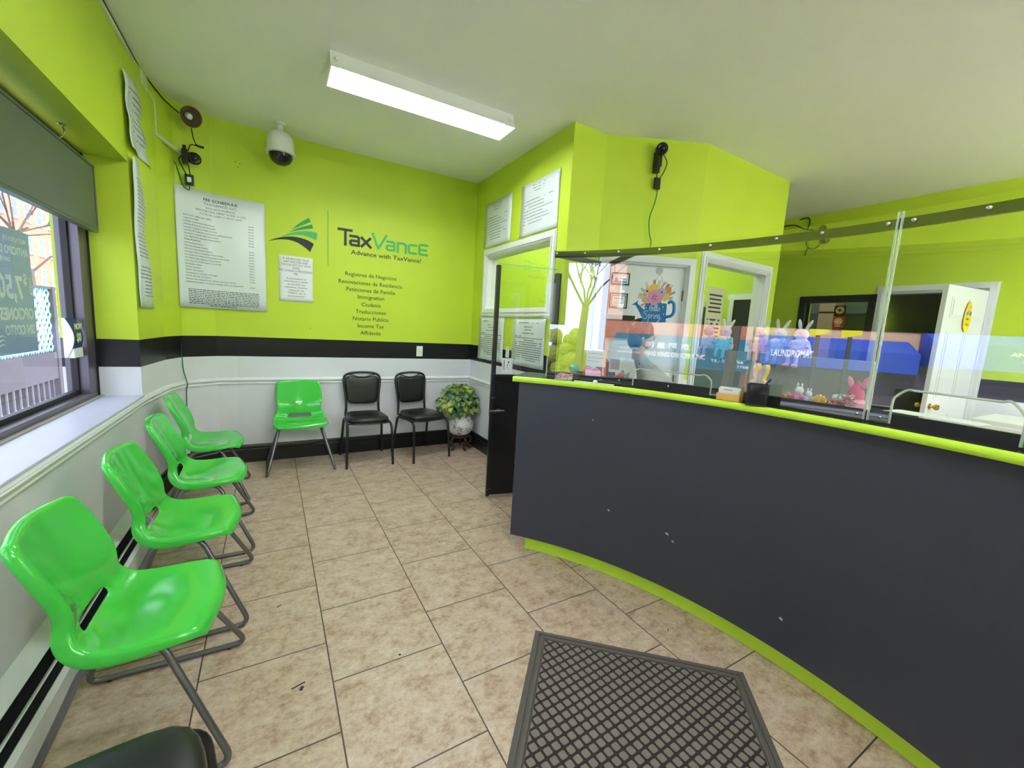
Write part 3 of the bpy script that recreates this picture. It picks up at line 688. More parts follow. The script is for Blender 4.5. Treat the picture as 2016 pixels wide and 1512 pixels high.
# ================================================================ PLANT
pl = thing('potted_plant', 'leafy green plant in a white floral ball pot on a carved dark wood stand', 'plant', (1.86, 4.33, 0))
M_WOOD = mat('dark_red_wood', srgb(62, 22, 20), .3)
b = MB(); b.lathe([(.0, .148), (.105, .15), (.118, .158), (.118, .172), (.108, .178), (.10, .172), (0, .17)], (0, 0, 0), 28)
b.obj('stand_ring', M_WOOD, pl, smooth=True)
for k in range(5):
    a = k*2*PI/5+.35*PI; d = Vector((math.cos(a), math.sin(a), 0)); u = Vector((0, 0, 1))
    b = MB(); b.tube([d*.095+u*.155, d*.135+u*.125, d*.125+u*.08, d*.09+u*.055, d*.10+u*.025, d*.135+u*.010], [.013, .009], 8); b.obj('stand_leg', M_WOOD, pl, smooth=True)
def pot_mat():
    t = NT('floral_porcelain'); p = t.pos('Object'); vo = t.new('ShaderNodeTexVoronoi'); t.link(p, vo.inputs[0]); vo.inputs['Scale'].default_value = 16
    n = t.noise(p, 34, 5, .7); c = t.mix(t.math('LESS_THAN', vo.outputs['Distance'], .27), srgb(222, 218, 214), srgb(176, 160, 196))
    c = t.mix(t.math('GREATER_THAN', n, .60), c, srgb(58, 56, 66)); t.link(c, t.p.inputs['Base Color']); t.p.inputs['Roughness'].default_value = .12; return t.m
b = MB(); b.lathe([(.0, .165), (.07, .168), (.12, .20), (.148, .25), (.155, .30), (.145, .35), (.118, .395), (.108, .41), (.10, .405), (.11, .385), (.10, .38), (0, .38)], (0, 0, 0), 32); b.obj('pot', pot_mat(), pl, smooth=True, ang=60)
def leaf_mat():
    t = NT('variegated_leaves'); n1 = t.new('ShaderNodeObjectInfo'); p = t.pos('Object'); n = t.noise(p, 7, 4); r = t.new('ShaderNodeValToRGB'); t.link(n, r.inputs[0]); e = r.color_ramp.elements
    e[0].position = .38; e[0].color = srgb(40, 84, 50); e[1].position = .64; e[1].color = srgb(170, 184, 84); q = e.new(.5); q.color = srgb(84, 124, 66)
    n3 = t.noise(p, 40, 3); t.link(t.mix(t.math('MULTIPLY', t.math('GREATER_THAN', n3, .58), .5), r.outputs[0], srgb(190, 205, 150)), t.p.inputs['Base Color']); t.p.inputs['Roughness'].default_value = .4; return t.m
b = MB(); rng = random.Random(3)
for i in range(420):
    a = rng.uniform(0, 2*PI); e = rng.uniform(-.9, 1.5); rr = rng.uniform(.6, 1)
    c = Vector((math.cos(a)*math.cos(e)*.27*rr-.035, math.sin(a)*math.cos(e)*.20*rr-.02, .55+math.sin(e)*.22*rr))
    if c.z < .42 and abs(c.x) < .13 and c.y < 0 and rng.random() < .8: c.z += .12
    c.y = min(c.y, .15); c.x = min(c.x, .165)
    s_ = rng.uniform(.024, .044); nrm = (Vector((c.x, c.y-.05, (c.z-.48)))).normalized()+Vector((rng.uniform(-.6, .6), rng.uniform(-.6, .6), rng.uniform(-.3, .5))); nrm.normalize()
    dn = Vector((c.x, c.y, 0)).normalized()*.5+Vector((rng.uniform(-.5, .5), rng.uniform(-.5, .5), -.9)); dn = (dn-nrm*dn.dot(nrm)).normalized(); sd = nrm.cross(dn)
    pts = [(-.55, 0), (-.75, .45), (-.35, .85), (.15, .75), (.6, .4), (1.15, 0), (.6, -.4), (.15, -.75), (-.35, -.85), (-.75, -.45)]
    vc = b.b.verts.new(c+nrm*s_*-.12); vs = [b.b.verts.new(c+dn*u*s_+sd*v*s_+nrm*s_*(.12-abs(v)*.18)) for u, v in pts]
    for k in range(10): b.b.faces.new([vc, vs[k], vs[(k+1) % 10]])
b.obj('foliage', leaf_mat(), pl, smooth='all')
b = MB()
for i in range(26):
    a = rng.uniform(0, 2*PI); r_ = rng.uniform(.1, .2); x, y = math.cos(a)*r_, min(.14, math.sin(a)*r_*.8); b.tube([(0, 0, .38), (x*.5, y*.5, .56+rng.uniform(0, .1)), (x, y, rng.uniform(.45, .66))], .003, 5)
b.obj('stems', mat('plant_stem', srgb(70, 90, 50), .6), pl, smooth=True)
# ================================================================ WALL GRAPHICS AND PAPERS
yw = YF-.001
def wallpt(x, z): return Vector((x, yw, z))
lg = thing('wall_logo', 'business name logo with swoosh emblem and tagline lettered on the green wall', 'logo', (0, 0, 0))
M_LBLK = mat('vinyl_black', srgb(20, 22, 26), .5); M_LG1 = mat('vinyl_green', srgb(62, 176, 96), .5); M_LG2 = mat('vinyl_dark_green', srgb(48, 148, 66), .5)
def decal(pts, m, name='emblem_stripe'):
    b = MB(); b.prism([(x, yw, z) for x, z in pts], (0, -.0015, 0)); b.obj(name, m, lg)
def cr2(P): return [(q.x, q.y) for q in crom([Vector((x, z, 0)) for x, z in P])]
sw = lambda up, dn: cr2(up)+cr2(dn)
decal(sw([(-.029, 2.106), (.055, 2.146), (.144, 2.170), (.225, 2.173), (.299, 2.159), (.353, 2.132)], [(.319, 2.051), (.271, 2.09), (.207, 2.125), (.134, 2.139), (.054, 2.130), (-.029, 2.104)]), M_LBLK)
decal(sw([(.068, 2.155), (.144, 2.199), (.235, 2.231), (.318, 2.244), (.384, 2.241)], [(.376, 2.169), (.299, 2.194), (.226, 2.198), (.144, 2.183), (.068, 2.153)]), M_LG1)
decal(sw([(.144, 2.214), (.235, 2.268), (.338, 2.313)], [(.347, 2.277), (.255, 2.252), (.144, 2.212)]), M_LG2)
decal(sw([(.167, 2.242), (.236, 2.313), (.312, 2.369)], [(.327, 2.335), (.254, 2.291), (.167, 2.240)]), M_LG2)
b = MB(); b.box(.477, yw-.0015, 1.944, .481, yw, 2.475); b.obj('divider_line', M_LG2, lg)
FX, FZ = Vector((1, 0, 0)), Vector((0, 0, 1))
# heavy techno letters built from strokes
def strokes(segs, w, m, name):
    b = MB()
    kk = 0
    for s_ in segs:
        for (x0, z0), (x1, z1) in zip(s_, s_[1:]):
            kk += 1
            d = Vector((x1-x0, 0, z1-z0)); L = d.length; d.normalize(); nx = Vector((-d.z, 0, d.x))*w/2; a0 = Vector((x0, yw, z0))-d*w*.5*.0; a1 = Vector((x1, yw, z1))
            b.prism([a0-nx-d*w*.35, a1-nx+d*w*.35, a1+nx+d*w*.35, a0+nx-d*w*.35], (0, -.0016-.00012*kk, 0))
    b.obj(name, m, lg)
strokes([[(.575, 2.313), (.70, 2.313)], [(.640, 2.313), (.640, 2.168)],
         [(.685, 2.262), (.755, 2.262), (.768, 2.25), (.768, 2.176), (.700, 2.176), (.688, 2.186), (.688, 2.208), (.700, 2.218), (.768, 2.218)],
         [(.795, 2.262), (.885, 2.174)], [(.880, 2.262), (.795, 2.174)]], .025, M_LBLK, 'letters_tax')
strokes([[(.905, 2.318), (.962, 2.176), (1.045, 2.318)],
         [(1.05, 2.262), (1.115, 2.262), (1.127, 2.25), (1.127, 2.178), (1.062, 2.178), (1.05, 2.188), (1.05, 2.210), (1.062, 2.220), (1.127, 2.220)],
         [(1.165, 2.170), (1.165, 2.262), (1.235, 2.262), (1.25, 2.25), (1.25, 2.170)],
         [(1.365, 2.262), (1.30, 2.262), (1.285, 2.25), (1.285, 2.19), (1.30, 2.178), (1.365, 2.178)],
         [(1.49, 2.280), (1.415, 2.280), (1.40, 2.268), (1.40, 2.19), (1.415, 2.178), (1.49, 2.178)], [(1.40, 2.228), (1.48, 2.228)]], .022, M_LG1, 'letters_vance')
text_mb([('Advance with TaxVance!', .062, 1.06, 2.085, 'CENTER', 1.18, .008)], (0, yw, 0), FX, FZ).obj('tagline', M_LBLK, lg)
sv = thing('service_list', 'printed list of services in Spanish and English lettered under the logo', 'lettering', (0, 0, 0))
LN = ['Registros de Negocios', 'Renovaciones de Residencia', 'Petitciones de Familia', 'Immigration', 'Ciudania', 'Traducciones', 'Notario Publico', 'Income Tax', 'Affidavits']
for i, (s_, z) in enumerate(zip(LN, (1.868, 1.788, 1.715, 1.645, 1.568, 1.494, 1.421, 1.347, 1.273))):
    text_mb([(s_, .057, .897, z, 'CENTER', 1.0, .004)], (0, yw, 0), FX, FZ).obj('text_line', mat('dark_green_lettering', srgb(34, 62, 30), .5) if i == 0 else bpy.data.materials['dark_green_lettering'], sv)
def sheet(name, label, cat, O, X, N, w, h, m=None, curl=.004, group=None, rz=None, seed=0, nx=8, ny=10, thick=.0006, lift=.002):
    """sheet with its centre at O on a wall: X right, Z up, N outward. Slightly rippled real paper."""
    t = thing(name, label, cat, O, 0, group); X = Vector(X).normalized(); N = Vector(N).normalized(); Z = Vector((0, 0, 1)); rg_ = random.Random(seed)
    ph = [rg_.uniform(0, 6) for _ in range(4)]
    f = lambda u, v: lift+curl*(.5+.5*math.sin(u*5+ph[0]+v*2))*(.3+.7*abs(v))+curl*.4*(1+math.sin(v*7+ph[1]))*.5
    b = MB(); g = {}
    for j in range(ny+1):
        for i in range(nx+1):
            u, v = i/nx*2-1, j/ny*2-1; g[i, j] = b.b.verts.new(X*u*w/2+Z*v*h/2+N*f(u, v))
    for j in range(ny):
        for i in range(nx): b.b.faces.new([g[i, j], g[i+1, j], g[i+1, j+1], g[i, j+1]])
    b.obj('paper_sheet', m or M_PAPER2, t, smooth='all', solid=thick)
    t['_f'] = 0
    return t, (lambda mb: wrap(mb, X, N, f, w, h))
def wrap(mb, X, N, f, w, h):
    for v in mb.b.verts:
        u, vv = v.co.dot(X)/(w/2), v.co.z/(h/2); v.co += N*(f(max(-1, min(1, u)), max(-1, min(1, vv)))+.0007)
    return mb
def bars(O, X, rows, h, seed, mb=None):
    rg_ = random.Random(seed); mb = mb or MB(); X = Vector(X).normalized(); N = X.cross(Vector((0, 0, 1)))
    for x0, x1, z in rows:
        x = x0
        while x < x1:
            L = min(rg_.uniform(.008, .03), x1-x)
            a = X*x+Vector((0, 0, z)); q = X*(x+L)+Vector((0, 0, z)); k = Vector((0, 0, h/2)); mb.quad([a-k, q-k, q+k, a+k]); x += L+.005
    return mb
# fee schedule, crosses the angled corner slightly: stands just off the wall
fw, fh = .655, .975
FP_ = fillet([(-.676, 4.405, 0), (-.452, 4.560, 0), (-.055, 4.584, 0)], .05, 8); FL_ = [0]
for i in range(1, len(FP_)): FL_.append(FL_[-1]+(FP_[i]-FP_[i-1]).length)
def fee_map(x, off):
    s_ = (x/fw+.5)*FL_[-1]; i = 1
    while i < len(FP_)-1 and FL_[i] < s_: i += 1
    k = (s_-FL_[i-1])/(FL_[i]-FL_[i-1]); d = (FP_[i]-FP_[i-1]).normalized(); q = FP_[i-1].lerp(FP_[i], k); return q+Vector((d.y, -d.x, 0))*off
t = thing('fee_schedule_poster', 'large white fee schedule poster taped on the green wall left of the logo', 'poster', (0, 0, 1.94))
b = MB(); g = {}
rip = lambda x, z: .002+.003*(1+math.sin(x*9+z*4))*.5
for j in range(11):
    for i in range(31): x, z = -fw/2+fw*i/30, -fh/2+fh*j/10; q = fee_map(x, rip(x, z)); g[i, j] = b.b.verts.new((q.x, q.y, z))
for j in range(10):
    for i in range(30): b.b.faces.new([g[i, j], g[i+1, j], g[i+1, j+1], g[i, j+1]])
b.obj('paper_sheet', M_PAPER2, t, smooth='all', solid=.0006)
def wr(mb):
    for v in mb.b.verts: x, z = v.co.x, v.co.z; q = fee_map(x, rip(x, z)+.0008); v.co = Vector((q.x, q.y, z))
P_ = [('FEE SCHEDULE', .030, 0, .415, 'CENTER', 1.25, .02), ('TAXVANCE, LLC', .026, 0, .383, 'CENTER', 1.25), ('5522 6TH AVENUE', .020, 0, .352, 'CENTER', 1.3), ('BROOKLYN, NEW YORK 11220', .020, 0, .325, 'CENTER', 1.3), ('P (718) 421-6688 F (718) 421-6692', .018, 0, .298, 'CENTER', 1.2)]
z = .262
items = [('Short Form 1040A and 1040EZ', '$50.00'), ('Long Form 1040', '$60.00'), ('Schedule A (Itemized Deductions)', '$40.00'), ('Schedule B (Interest and Dividends)', '$15.00'), ('Schedule C (Business Profit and Loss)', '$50.00'), ('Schedule SE Preparation and Income Self-Employment', '$20.00'), ('Schedule D (Capital Gains and Losses)', '$30.00'), ('Form 8879 E-file Signature Authorization', '$10.00'), None, ('NYS Resident Return', '$30.00'), ('NYS Non Resident Return', '$40.00'), ('NYS Part Year Resident Return', '$40.00'), ('NY State Child or Dependent Care Credit', '$15.00'), ('NYS Claim for Child and Dependent Care Credit', '$15.00'), ('NY TR579 E-file Signature Authorization', '$10.00'), ('NYS Claim for Real Property Tax Credit', '$20.00'), ('NJ Resident Return', '$35.00'), ('NJ Non Resident', '$45.00'), ('NJ Part Year Return', '$45.00'), ('Amendment or Schedule C Changes', '$75.00'), ('NY ST-100 Sales Tax Return', '$ 75.00'), ('Software Fee (charged by the software for every return)', ''), ('Additional fee (Bank Transaction) charged when not preparation', '$35.00')]
for it in items:
    if it is None: P_.append(('State Returns:', .018, -.275, z, 'LEFT', 1.2, .02)); z -= .027; continue
    P_.append((it[0], .0155, -.275, z, 'LEFT', 1.05, .015)); P_.append((it[1], .0135, .20, z-.006, 'LEFT', 1.05, .015)); z -= .0245
mb = text_mb(P_, (0, 0, 0), FX, FZ, 0); wr(bars(0, FX, [(-.26, .27, -.335-k*.0145) for k in range(9)]+[(-.1, .1, -.466)], .006, 4, mb))
mb.obj('printed_text', M_INK, t)
t, wr = sheet('notice_poster', 'small white processing fee notice taped under the swoosh emblem', 'notice', (.196, YF, 1.779), (1, 0, 0), (0, -1, 0), .292, .428, m=M_PAPER, seed=2, curl=.003)
mb = text_mb([(s_, .028 if i < 6 else .025, 0, .176-.0275*i-(.014 if i > 5 else 0), 'CENTER', .80 if i < 6 else .95, 0) for i, s_ in enumerate(['IF WE PROCESS YOUR', 'INFORMATION AND', 'YOU DO NOT DO YOUR', 'TAXES,', 'WE CHARGE A PROCESSING', 'FEE.', 'Si procesamos su', 'informacion y decide', 'no terminar sus', 'impuestos, nosotros', 'cobramos una', '"TARIFA" por el', 'procesamiento.'])], (0, 0, 0), FX, FZ, 0); wr(mb); mb.obj('printed_text', M_INK, t)
# left wall posters (long pair beside the window)
LX = Vector((0, 1, 0)); LN_ = Vector((1, 0, 0))
t, wr = sheet('fee_poster', 'upper curling white poster high on the left wall near the corner', 'poster', (XW+.004, 3.885, 2.64), LX, LN_, .585, .44, seed=3, curl=.022, lift=.008)
mb = bars(0, LX, [(-.22, .12-.03*(k % 3), .15-k*.034) for k in range(9)], .009, 3); wr(mb); mb.obj('printed_text', M_INKG, t)
t, wr = sheet('fee_poster', 'lower tall white price list poster on the left wall beside the window', 'poster', (XW+.004, 3.945, 1.90), LX, LN_, .60, .955, seed=5, curl=.016, lift=.008)
mb = bars(0, LX, [(-.24, -.02+.1*((k*7) % 5)/5, .36-k*.0245) for k in range(21)]+[(.17, .22, .33-k*.0245) for k in range(20)]+[(-.24, .23, -.20-k*.024) for k in range(9)]+[(-.05, .08, .41), (-.1, .13, .385)], .008, 6); wr(mb); mb.obj('printed_text', M_INKG, t)
# four posters round the interior window
RXd = Vector((0, -1, 0)); RN = Vector((-1, 0, 0))
for i, (y, z, w_, h_, lab, rows, ti) in enumerate([
    (4.040, 2.527, .600, .460, 'white poster above the interior window, nearer the far wall corner', 9, 3),
    (3.250, 2.525, .612, .466, 'white poster above the interior window, nearer the black camera', 8, 3),
    (4.066, 1.300, .600, .470, 'white poster under the interior window, behind the gate post', 12, 4),
    (3.293, 1.302, .565, .450, 'white poster under the interior window, beside the counter end', 12, 4)]):
    t, wr = sheet('poster', lab, 'poster', (XR, y, z), RXd, RN, w_, h_, seed=10+i, curl=.008, group=None)
    R_ = [(-w_*.40, w_*(.36-.12*((k*5) % 3)), h_*.16-k*h_*.062) for k in range(rows)]+[(-w_*(.18-.03*k), w_*(.16-.03*k), h_*.42-k*h_*.055) for k in range(ti)]
    if i >= 2: R_ = [(-w_*.42, w_*.42, h_*.10-k*h_*.046) for k in range(11)]+[(-w_*.3, w_*.3, h_*.42), (-w_*.12, w_*.12, h_*.33), (-w_*.1, w_*.1, h_*.27), (-w_*.18, w_*.18, h_*.20), (-w_*.42, -w_*.2, h_*.135)]
    mb = bars(0, RXd, R_, h_*.014 if i < 2 else h_*.020, 20+i); wr(mb); mb.obj('printed_text', M_INKG, t)
# sockets and small fittings
t = thing('light_switch', 'white switch plate on the black band of the far wall', 'switch', (1.434, YF, 1.112))
MB().box(-.036, -.006, -.058, .036, 0, .058).obj('cover_plate', M_PLASTW, t, bevel=.003)
MB().box(-.006, -.016, -.014, .006, -.006, .010).obj('toggle', M_PLASTW, t)
t = thing('light_switch', 'white switch plate just under the window between the two lower posters', 'switch', (XR, 3.67, 1.19))
MB().box(-.006, -.035, -.058, 0, .035, .058).obj('cover_plate', M_PLASTW, t, bevel=.003)
MB().box(-.014, -.006, -.012, -.006, .006, .012).obj('toggle', M_PLASTW, t)
# small pictogram sign on the gate pane
t = thing('pull_sign', 'small white running figure pictogram sign on the clear gate pane', 'sign', (1.645, 2.915, 1.125), math.atan2(-.11, .5))
MB().box(-.045, -.0015, -.062, .045, 0, .062).obj('sign_card', M_PAPER, t, bevel=.0)
b = MB()
for a, c in (((-.036, .05), (.036, .05)), ((.036, .05), (.036, -.052)), ((.036, -.052), (-.036, -.052)), ((-.036, -.052), (-.036, .05))): b.beam((a[0], -.002, a[1]), (c[0], -.002, c[1]), .001, .004, (0, 1, 0))
b.beam((.005, -.002, .018), (.0, -.002, -.012), .001, .011, (0, 1, 0)); b.beam((0, -.002, -.012), (.018, -.002, -.026), .001, .006, (0, 1, 0)); b.beam((.018, -.002, -.026), (.016, -.002, -.044), .001, .006, (0, 1, 0))
b.beam((0, -.002, -.012), (-.012, -.002, -.032), .001, .006, (0, 1, 0)); b.beam((-.012, -.002, -.032), (-.02, -.002, -.036), .001, .006, (0, 1, 0)); b.beam((.005, -.002, .015), (.02, -.002, .004), .001, .005, (0, 1, 0)); b.beam((.004, -.002, .014), (-.010, -.002, .004), .001, .005, (0, 1, 0))
b.lathe([(.007, 0), (.007, .001)], (.010, -.0025, .030), 12, (0, 1, 0))
for k in range(6): b.box(-.030, -.0028, .034-k*.013, -.022, -.002, .042-k*.013)
b.obj('pictogram', M_INK, t)
# ================================================================ CAMERAS, HORN, CABLES
t = thing('dome_camera', 'white dome security camera with dark bubble hanging at the far wall', 'security camera', (.078, 4.34, ZC))
b = MB(); b.lathe([(.045, 0), (.045, -.012), (.022, -.02), (.022, -.06), (.03, -.07)], (0, 0, 0), 24); b.obj('mount_stem', M_PLASTW, t, smooth=True)
b = MB(); b.lathe([(.02, -.062), (.06, -.075), (.092, -.105), (.103, -.14), (.106, -.225), (.117, -.24), (.117, -.252), (.09, -.254)], (0, 0, 0), 36); b.obj('housing', M_PLASTW, t, smooth=True, ang=50)
b = MB(); b.lathe([(.093, -.252), (.088, -.285), (.07, -.315), (.04, -.334), (0, -.34)], (0, 0, 0), 32); b.obj('dome', mat('smoked_dome', srgb(14, 16, 18), .06), t, smooth=True, ang=80)
t = thing('siren_horn', 'small beige siren horn speaker in the upper corner under the ceiling', 'speaker', (-.560, 4.36, 2.945))
ax = Vector((.42, -.80, -.33)).normalized()
b = MB(); b.lathe([(.0, -.075), (.032, -.075), (.034, -.02), (.036, .0), (.05, .03), (.073, .062), (.078, .066), (.074, .064), (.05, .034), (.03, .002), (0, .0)], (0, 0, 0), 32, ax); b.obj('horn_bell', mat('aged_beige_plastic', srgb(176, 160, 110), .45), t, smooth=True, ang=60)
b = MB(); b.lathe([(.0, .002), (.030, .004), (.049, .0345), (.0725, .0635), (.0715, .0645), (.047, .036), (.028, .006), (0, .004)], (0, 0, 0), 32, ax); b.obj('bell_inside', mat('dark_brown_plastic', srgb(92, 76, 48), .5), t, smooth=True, ang=60)
b = MB(); b.lathe([(.024, .006), (.024, .03), (.016, .04), (0, .042)], (0, 0, 0), 20, ax); b.obj('horn_plug', M_PLASTW, t, smooth=True)
b = MB(); b.beam((-.01, .03, .02), (-.02, .12, .09), .02, .006); b.obj('bracket', mat('bracket_beige', srgb(120, 110, 80), .5), t)
def black_cam(name, label, loc, ax, sc=1.0, mount=None):
    t = thing(name, label, 'camera', loc); ax = Vector(ax).normalized()
    b = MB(); b.lathe([(0, -.055*sc), (.034*sc, -.05*sc), (.046*sc, -.02*sc), (.048*sc, .015*sc), (.043*sc, .034*sc), (.036*sc, .038*sc), (.030*sc, .033*sc), (0, .033*sc)], (0, 0, 0), 30, ax); b.obj('camera_body', M_BLACKTRIM, t, smooth=True, ang=50)
    b = MB(); b.lathe([(.017*sc, .033*sc), (.016*sc, .040*sc), (.010*sc, .043*sc), (0, .044*sc)], (0, 0, 0), 20, ax); b.obj('lens', mat('lens_glass', srgb(10, 10, 16), .04), t, smooth=True)
    if mount is not None:
        b = MB(); mv = Vector(mount); b.tube([(0, 0, 0), mv*.6+Vector((0, 0, -.02)), mv], .012*sc, 10); b.lathe([(.026*sc, -.004), (.026*sc, .004)], mv, 18, mv.normalized()); b.obj('mount_arm', M_BLACKTRIM, t, smooth=True)
    return t
c1 = black_cam('wall_camera', 'round black security camera on the far left wall under the siren horn', (-.535, 4.37, 2.635), (.45, -.85, -.25), .98, (-.07, .09, .02))
b = MB(); b.box(-.075, -.03, -.055, -.035, .03, .055); b.box(-.068, -.02, .05, -.045, .01, .085); b.obj('bracket', M_BLACKTRIM, c1, bevel=.004)
c2 = black_cam('wall_camera', 'black turret security camera above the white office door at the ceiling', (2.78, 2.555, 2.955), (-.55, -.75, -.15), 1.0, (.02, .06, -.14))
b = MB(); b.box(-.035, .0, -.13, .02, .05, -.02); b.box(-.03, .01, -.18, .015, .055, -.12); b.obj('bracket', M_BLACKTRIM, c2, bevel=.005)
t = thing('cable_adaptor', 'small black adaptor box with white label hanging above the fee schedule', 'adaptor', (-.575, 4.42, 2.475))
MB().box(-.03, -.012, -.042, .03, .012, .042).obj('adaptor_case', M_BLACKTRIM, t, bevel=.004); MB().box(-.014, -.0135, -.018, .014, -.012, .02).obj('adaptor_label', M_PAPER, t)
t = thing('cable_adaptor', 'small black adaptor box hanging under the turret camera above the office door', 'adaptor', (2.80, 2.588, 2.70))
MB().box(-.03, -.012, -.045, .03, .012, .045).obj('adaptor_case', M_BLACKTRIM, t, rz if False else False, bevel=.004) if False else MB().box(-.03, -.012, -.045, .03, .012, .045).obj('adaptor_case', M_BLACKTRIM, t, bevel=.004)
def cable(name, label, pts, r, m, cat='cable'):
    b = MB(); b.tube(pts, r, 7); return tag(b.obj(name, m, smooth=True), label, cat)
cable('green_cable', 'green cable looping from the adaptor and running down the corner beside the fee schedule', [(-.575, 4.42, 2.43), (-.585, 4.435, 2.40), (-.62, 4.44, 2.43), (-.645, 4.44, 2.52), (-.665, 4.435, 2.59), (-.69, 4.42, 2.585), (-.693, 4.41, 2.50), (-.692, 4.41, 2.2), (-.688, 4.41, 1.7), (-.682, 4.41, 1.2), (-.675, 4.405, .95), (-.655, 4.405, .83), (-.648, 4.40, .79), (-.66, 4.41, .7), (-.662, 4.41, .3)], .0042, M_CORDG)
cable('black_cable', 'black cable from the round camera down to the adaptor in the corner', [(-.60, 4.40, 2.66), (-.635, 4.40, 2.62), (-.615, 4.41, 2.56), (-.59, 4.415, 2.51)], .004, M_CORDK)
cable('black_cable', 'short black lead between the round camera and the white labelled adaptor', [(-.575, 4.40, 2.58), (-.572, 4.41, 2.55), (-.568, 4.415, 2.515)], .004, M_CORDK)
cable('black_cable', 'black lead hanging from the siren horn to the round camera', [(-.545, 4.38, 2.88), (-.535, 4.385, 2.80), (-.52, 4.38, 2.745), (-.555, 4.39, 2.74), (-.575, 4.40, 2.69)], .004, M_CORDK)
cable('cable_tie', 'thick black tape tab on the horn lead above the round camera', [(-.52, 4.38, 2.745), (-.49, 4.37, 2.735), (-.465, 4.37, 2.735)], .009, M_CORDK)
cable('ceiling_cable', 'thin dark cable running along the ceiling edge of the left wall to the siren horn', [(-.765, 2.0, 3.046), (-.765, 3.0, 3.046), (-.765, 3.9, 3.044), (-.745, 4.12, 3.035), (-.69, 4.28, 2.99), (-.60, 4.37, 2.94)], .005, M_CORDK)
M_DUCT = mat('cream_trunking', srgb(205, 212, 180), .45)
t = thing('cable_trunking', 'cream cable trunking running along the ceiling and stepping down to the round camera', 'trunking', (0, 0, 0))
b = MB(); b.box(XW, -.5, 3.02, XW+.018, 4.10, 3.045); b.obj('ceiling_run', M_DUCT, t)
b = MB(); b.beam((XW+.012, 4.02, 3.00), (-.742, 4.21, 2.925), .018, .022, (1, 0, 0)); b.beam((-.738, 4.21, 2.935), (-.735, 4.215, 2.70), .022, .016, (1, 0, 0)); b.beam((-.735, 4.215, 2.71), (-.62, 4.40, 2.665), .016, .022); b.obj('dropper', M_DUCT, t)
t = thing('junction_box', 'small cream junction box under the ceiling on the left wall', 'junction box', (XW, 4.03, 2.985))
MB().box(0, -.07, -.05, .035, .07, .045).obj('box_body', M_DUCT, t, bevel=.004)
cable('green_cable', 'green cable from the adaptor down the office wall to the door frame', [(2.80, 2.575, 2.655), (2.79, 2.58, 2.55), (2.765, 2.60, 2.42), (2.78, 2.60, 2.30), (2.80, 2.59, 2.22), (2.77, 2.60, 2.14), (2.68, 2.645, 2.118), (2.52, 2.73, 2.122), (2.42, 2.76, 2.12), (2.405, 2.78, 2.06), (2.405, 2.79, 1.5), (2.405, 2.79, .3)], .0045, M_CORDG)
cable('black_cable', 'black lead looping from the turret camera down to its adaptor', [(2.80, 2.56, 2.93), (2.85, 2.55, 2.87), (2.84, 2.56, 2.80), (2.815, 2.575, 2.745)], .004, M_CORDK)
cable('black_cable', 'short black lead straight down from the turret camera to its adaptor', [(2.78, 2.58, 2.79), (2.782, 2.582, 2.745)], .004, M_CORDK)
# back wall camera with loose cables
c3 = black_cam('wall_camera', 'black camera with loose cables high on the back wall', (XB-.06, 2.70, 2.86), (-.9, -.3, -.1), .9, (.05, .0, 0))
b = MB(); b.box(-.02, -.06, -.10, .03, .05, -.05); b.ball((-.01, -.04, -.15), .05, 14, (1, 1.2, .8)); b.obj('bracket', M_BLACKTRIM, c3, smooth=True)
for lab, pts in (('black cable from the corner to the back wall camera', [(XB-.01, 3.2, 2.98), (XB-.012, 3.05, 2.97), (XB-.012, 2.93, 2.90), (XB-.02, 2.82, 2.87)]),
                 ('black cable looping over the back wall camera', [(XB-.01, 3.0, 3.03), (XB-.012, 2.91, 3.035), (XB-.012, 2.88, 2.98), (XB-.012, 2.90, 2.88)]),
                 ('black cable hanging in a loop under the back wall camera', [(XB-.012, 2.90, 2.83), (XB-.012, 2.88, 2.70), (XB-.012, 2.82, 2.64), (XB-.02, 2.74, 2.66), (XB-.03, 2.71, 2.73)]),
                 ('short black cable end dangling under the back wall camera', [(XB-.012, 2.86, 2.67), (XB-.012, 2.875, 2.60), (XB-.012, 2.878, 2.57)])):
    cable('black_cable', lab, pts, .007, M_CORDK)
# staple marks
b = MB()
for x, z in ((-.27, 2.74), (-.235, 2.73), (-.25, 2.70), (-.055, 1.462), (.316, 1.315)): b.lathe([(.004, -.0012), (.004, .0)], (x, YF-.0005, z), 8, (0, 1, 0))
tag(b.obj('nail_hole', M_CORDK), 'tiny dark nail holes in the green far wall', 'mark', kind='stuff')
b = MB(); b.beam((XW+.001, 2.33, 2.622), (XW+.001, 2.43, 2.63), .003, .008, (1, 0, 0)); tag(b.obj('wall_crack', mat('crack', srgb(90, 110, 20), .8)), 'short crack in the green paint above the window', 'mark')
# ================================================================ WINDOW: hanging panel, poster, alarm, seen from inside
t = thing('hanging_sign_panel', 'long dark grey framed panel hanging from the soffit across the window top', 'panel', (-.93, 0, 0))
def pm():
    t_ = NT('dark_grey_panel'); t_.p.inputs['Base Color'].default_value = srgb(86, 96, 86); t_.p.inputs['Roughness'].default_value = .38; t_.bump(t_.noise(t_.pos(), 300, 2), .1, .001); return t_.m
b = MB(); b.box(-.045, 1.95, 1.87, 0, 3.60, 2.262); b.obj('panel_body', pm(), t, bevel=.003)
b = MB()
for a in ((0, 1.965, 2.243, .0015, 3.585, 2.247), (0, 1.965, 1.885, .0015, 3.585, 1.886), (0, 3.565, 1.90, .0015, 3.569, 2.245)): b.box(*a)
b.obj('panel_seam', M_GASKET, t)
b = MB()
for y in (2.2, 3.13): b.lathe([(.018, 0), (.018, -.006), (.006, -.01)], (.01, y, 2.333), 16); b.tube([(.01, y, 2.325), (.018, y, 2.30), (.012, y, 2.275), (.0, y, 2.262)], .004, 8)
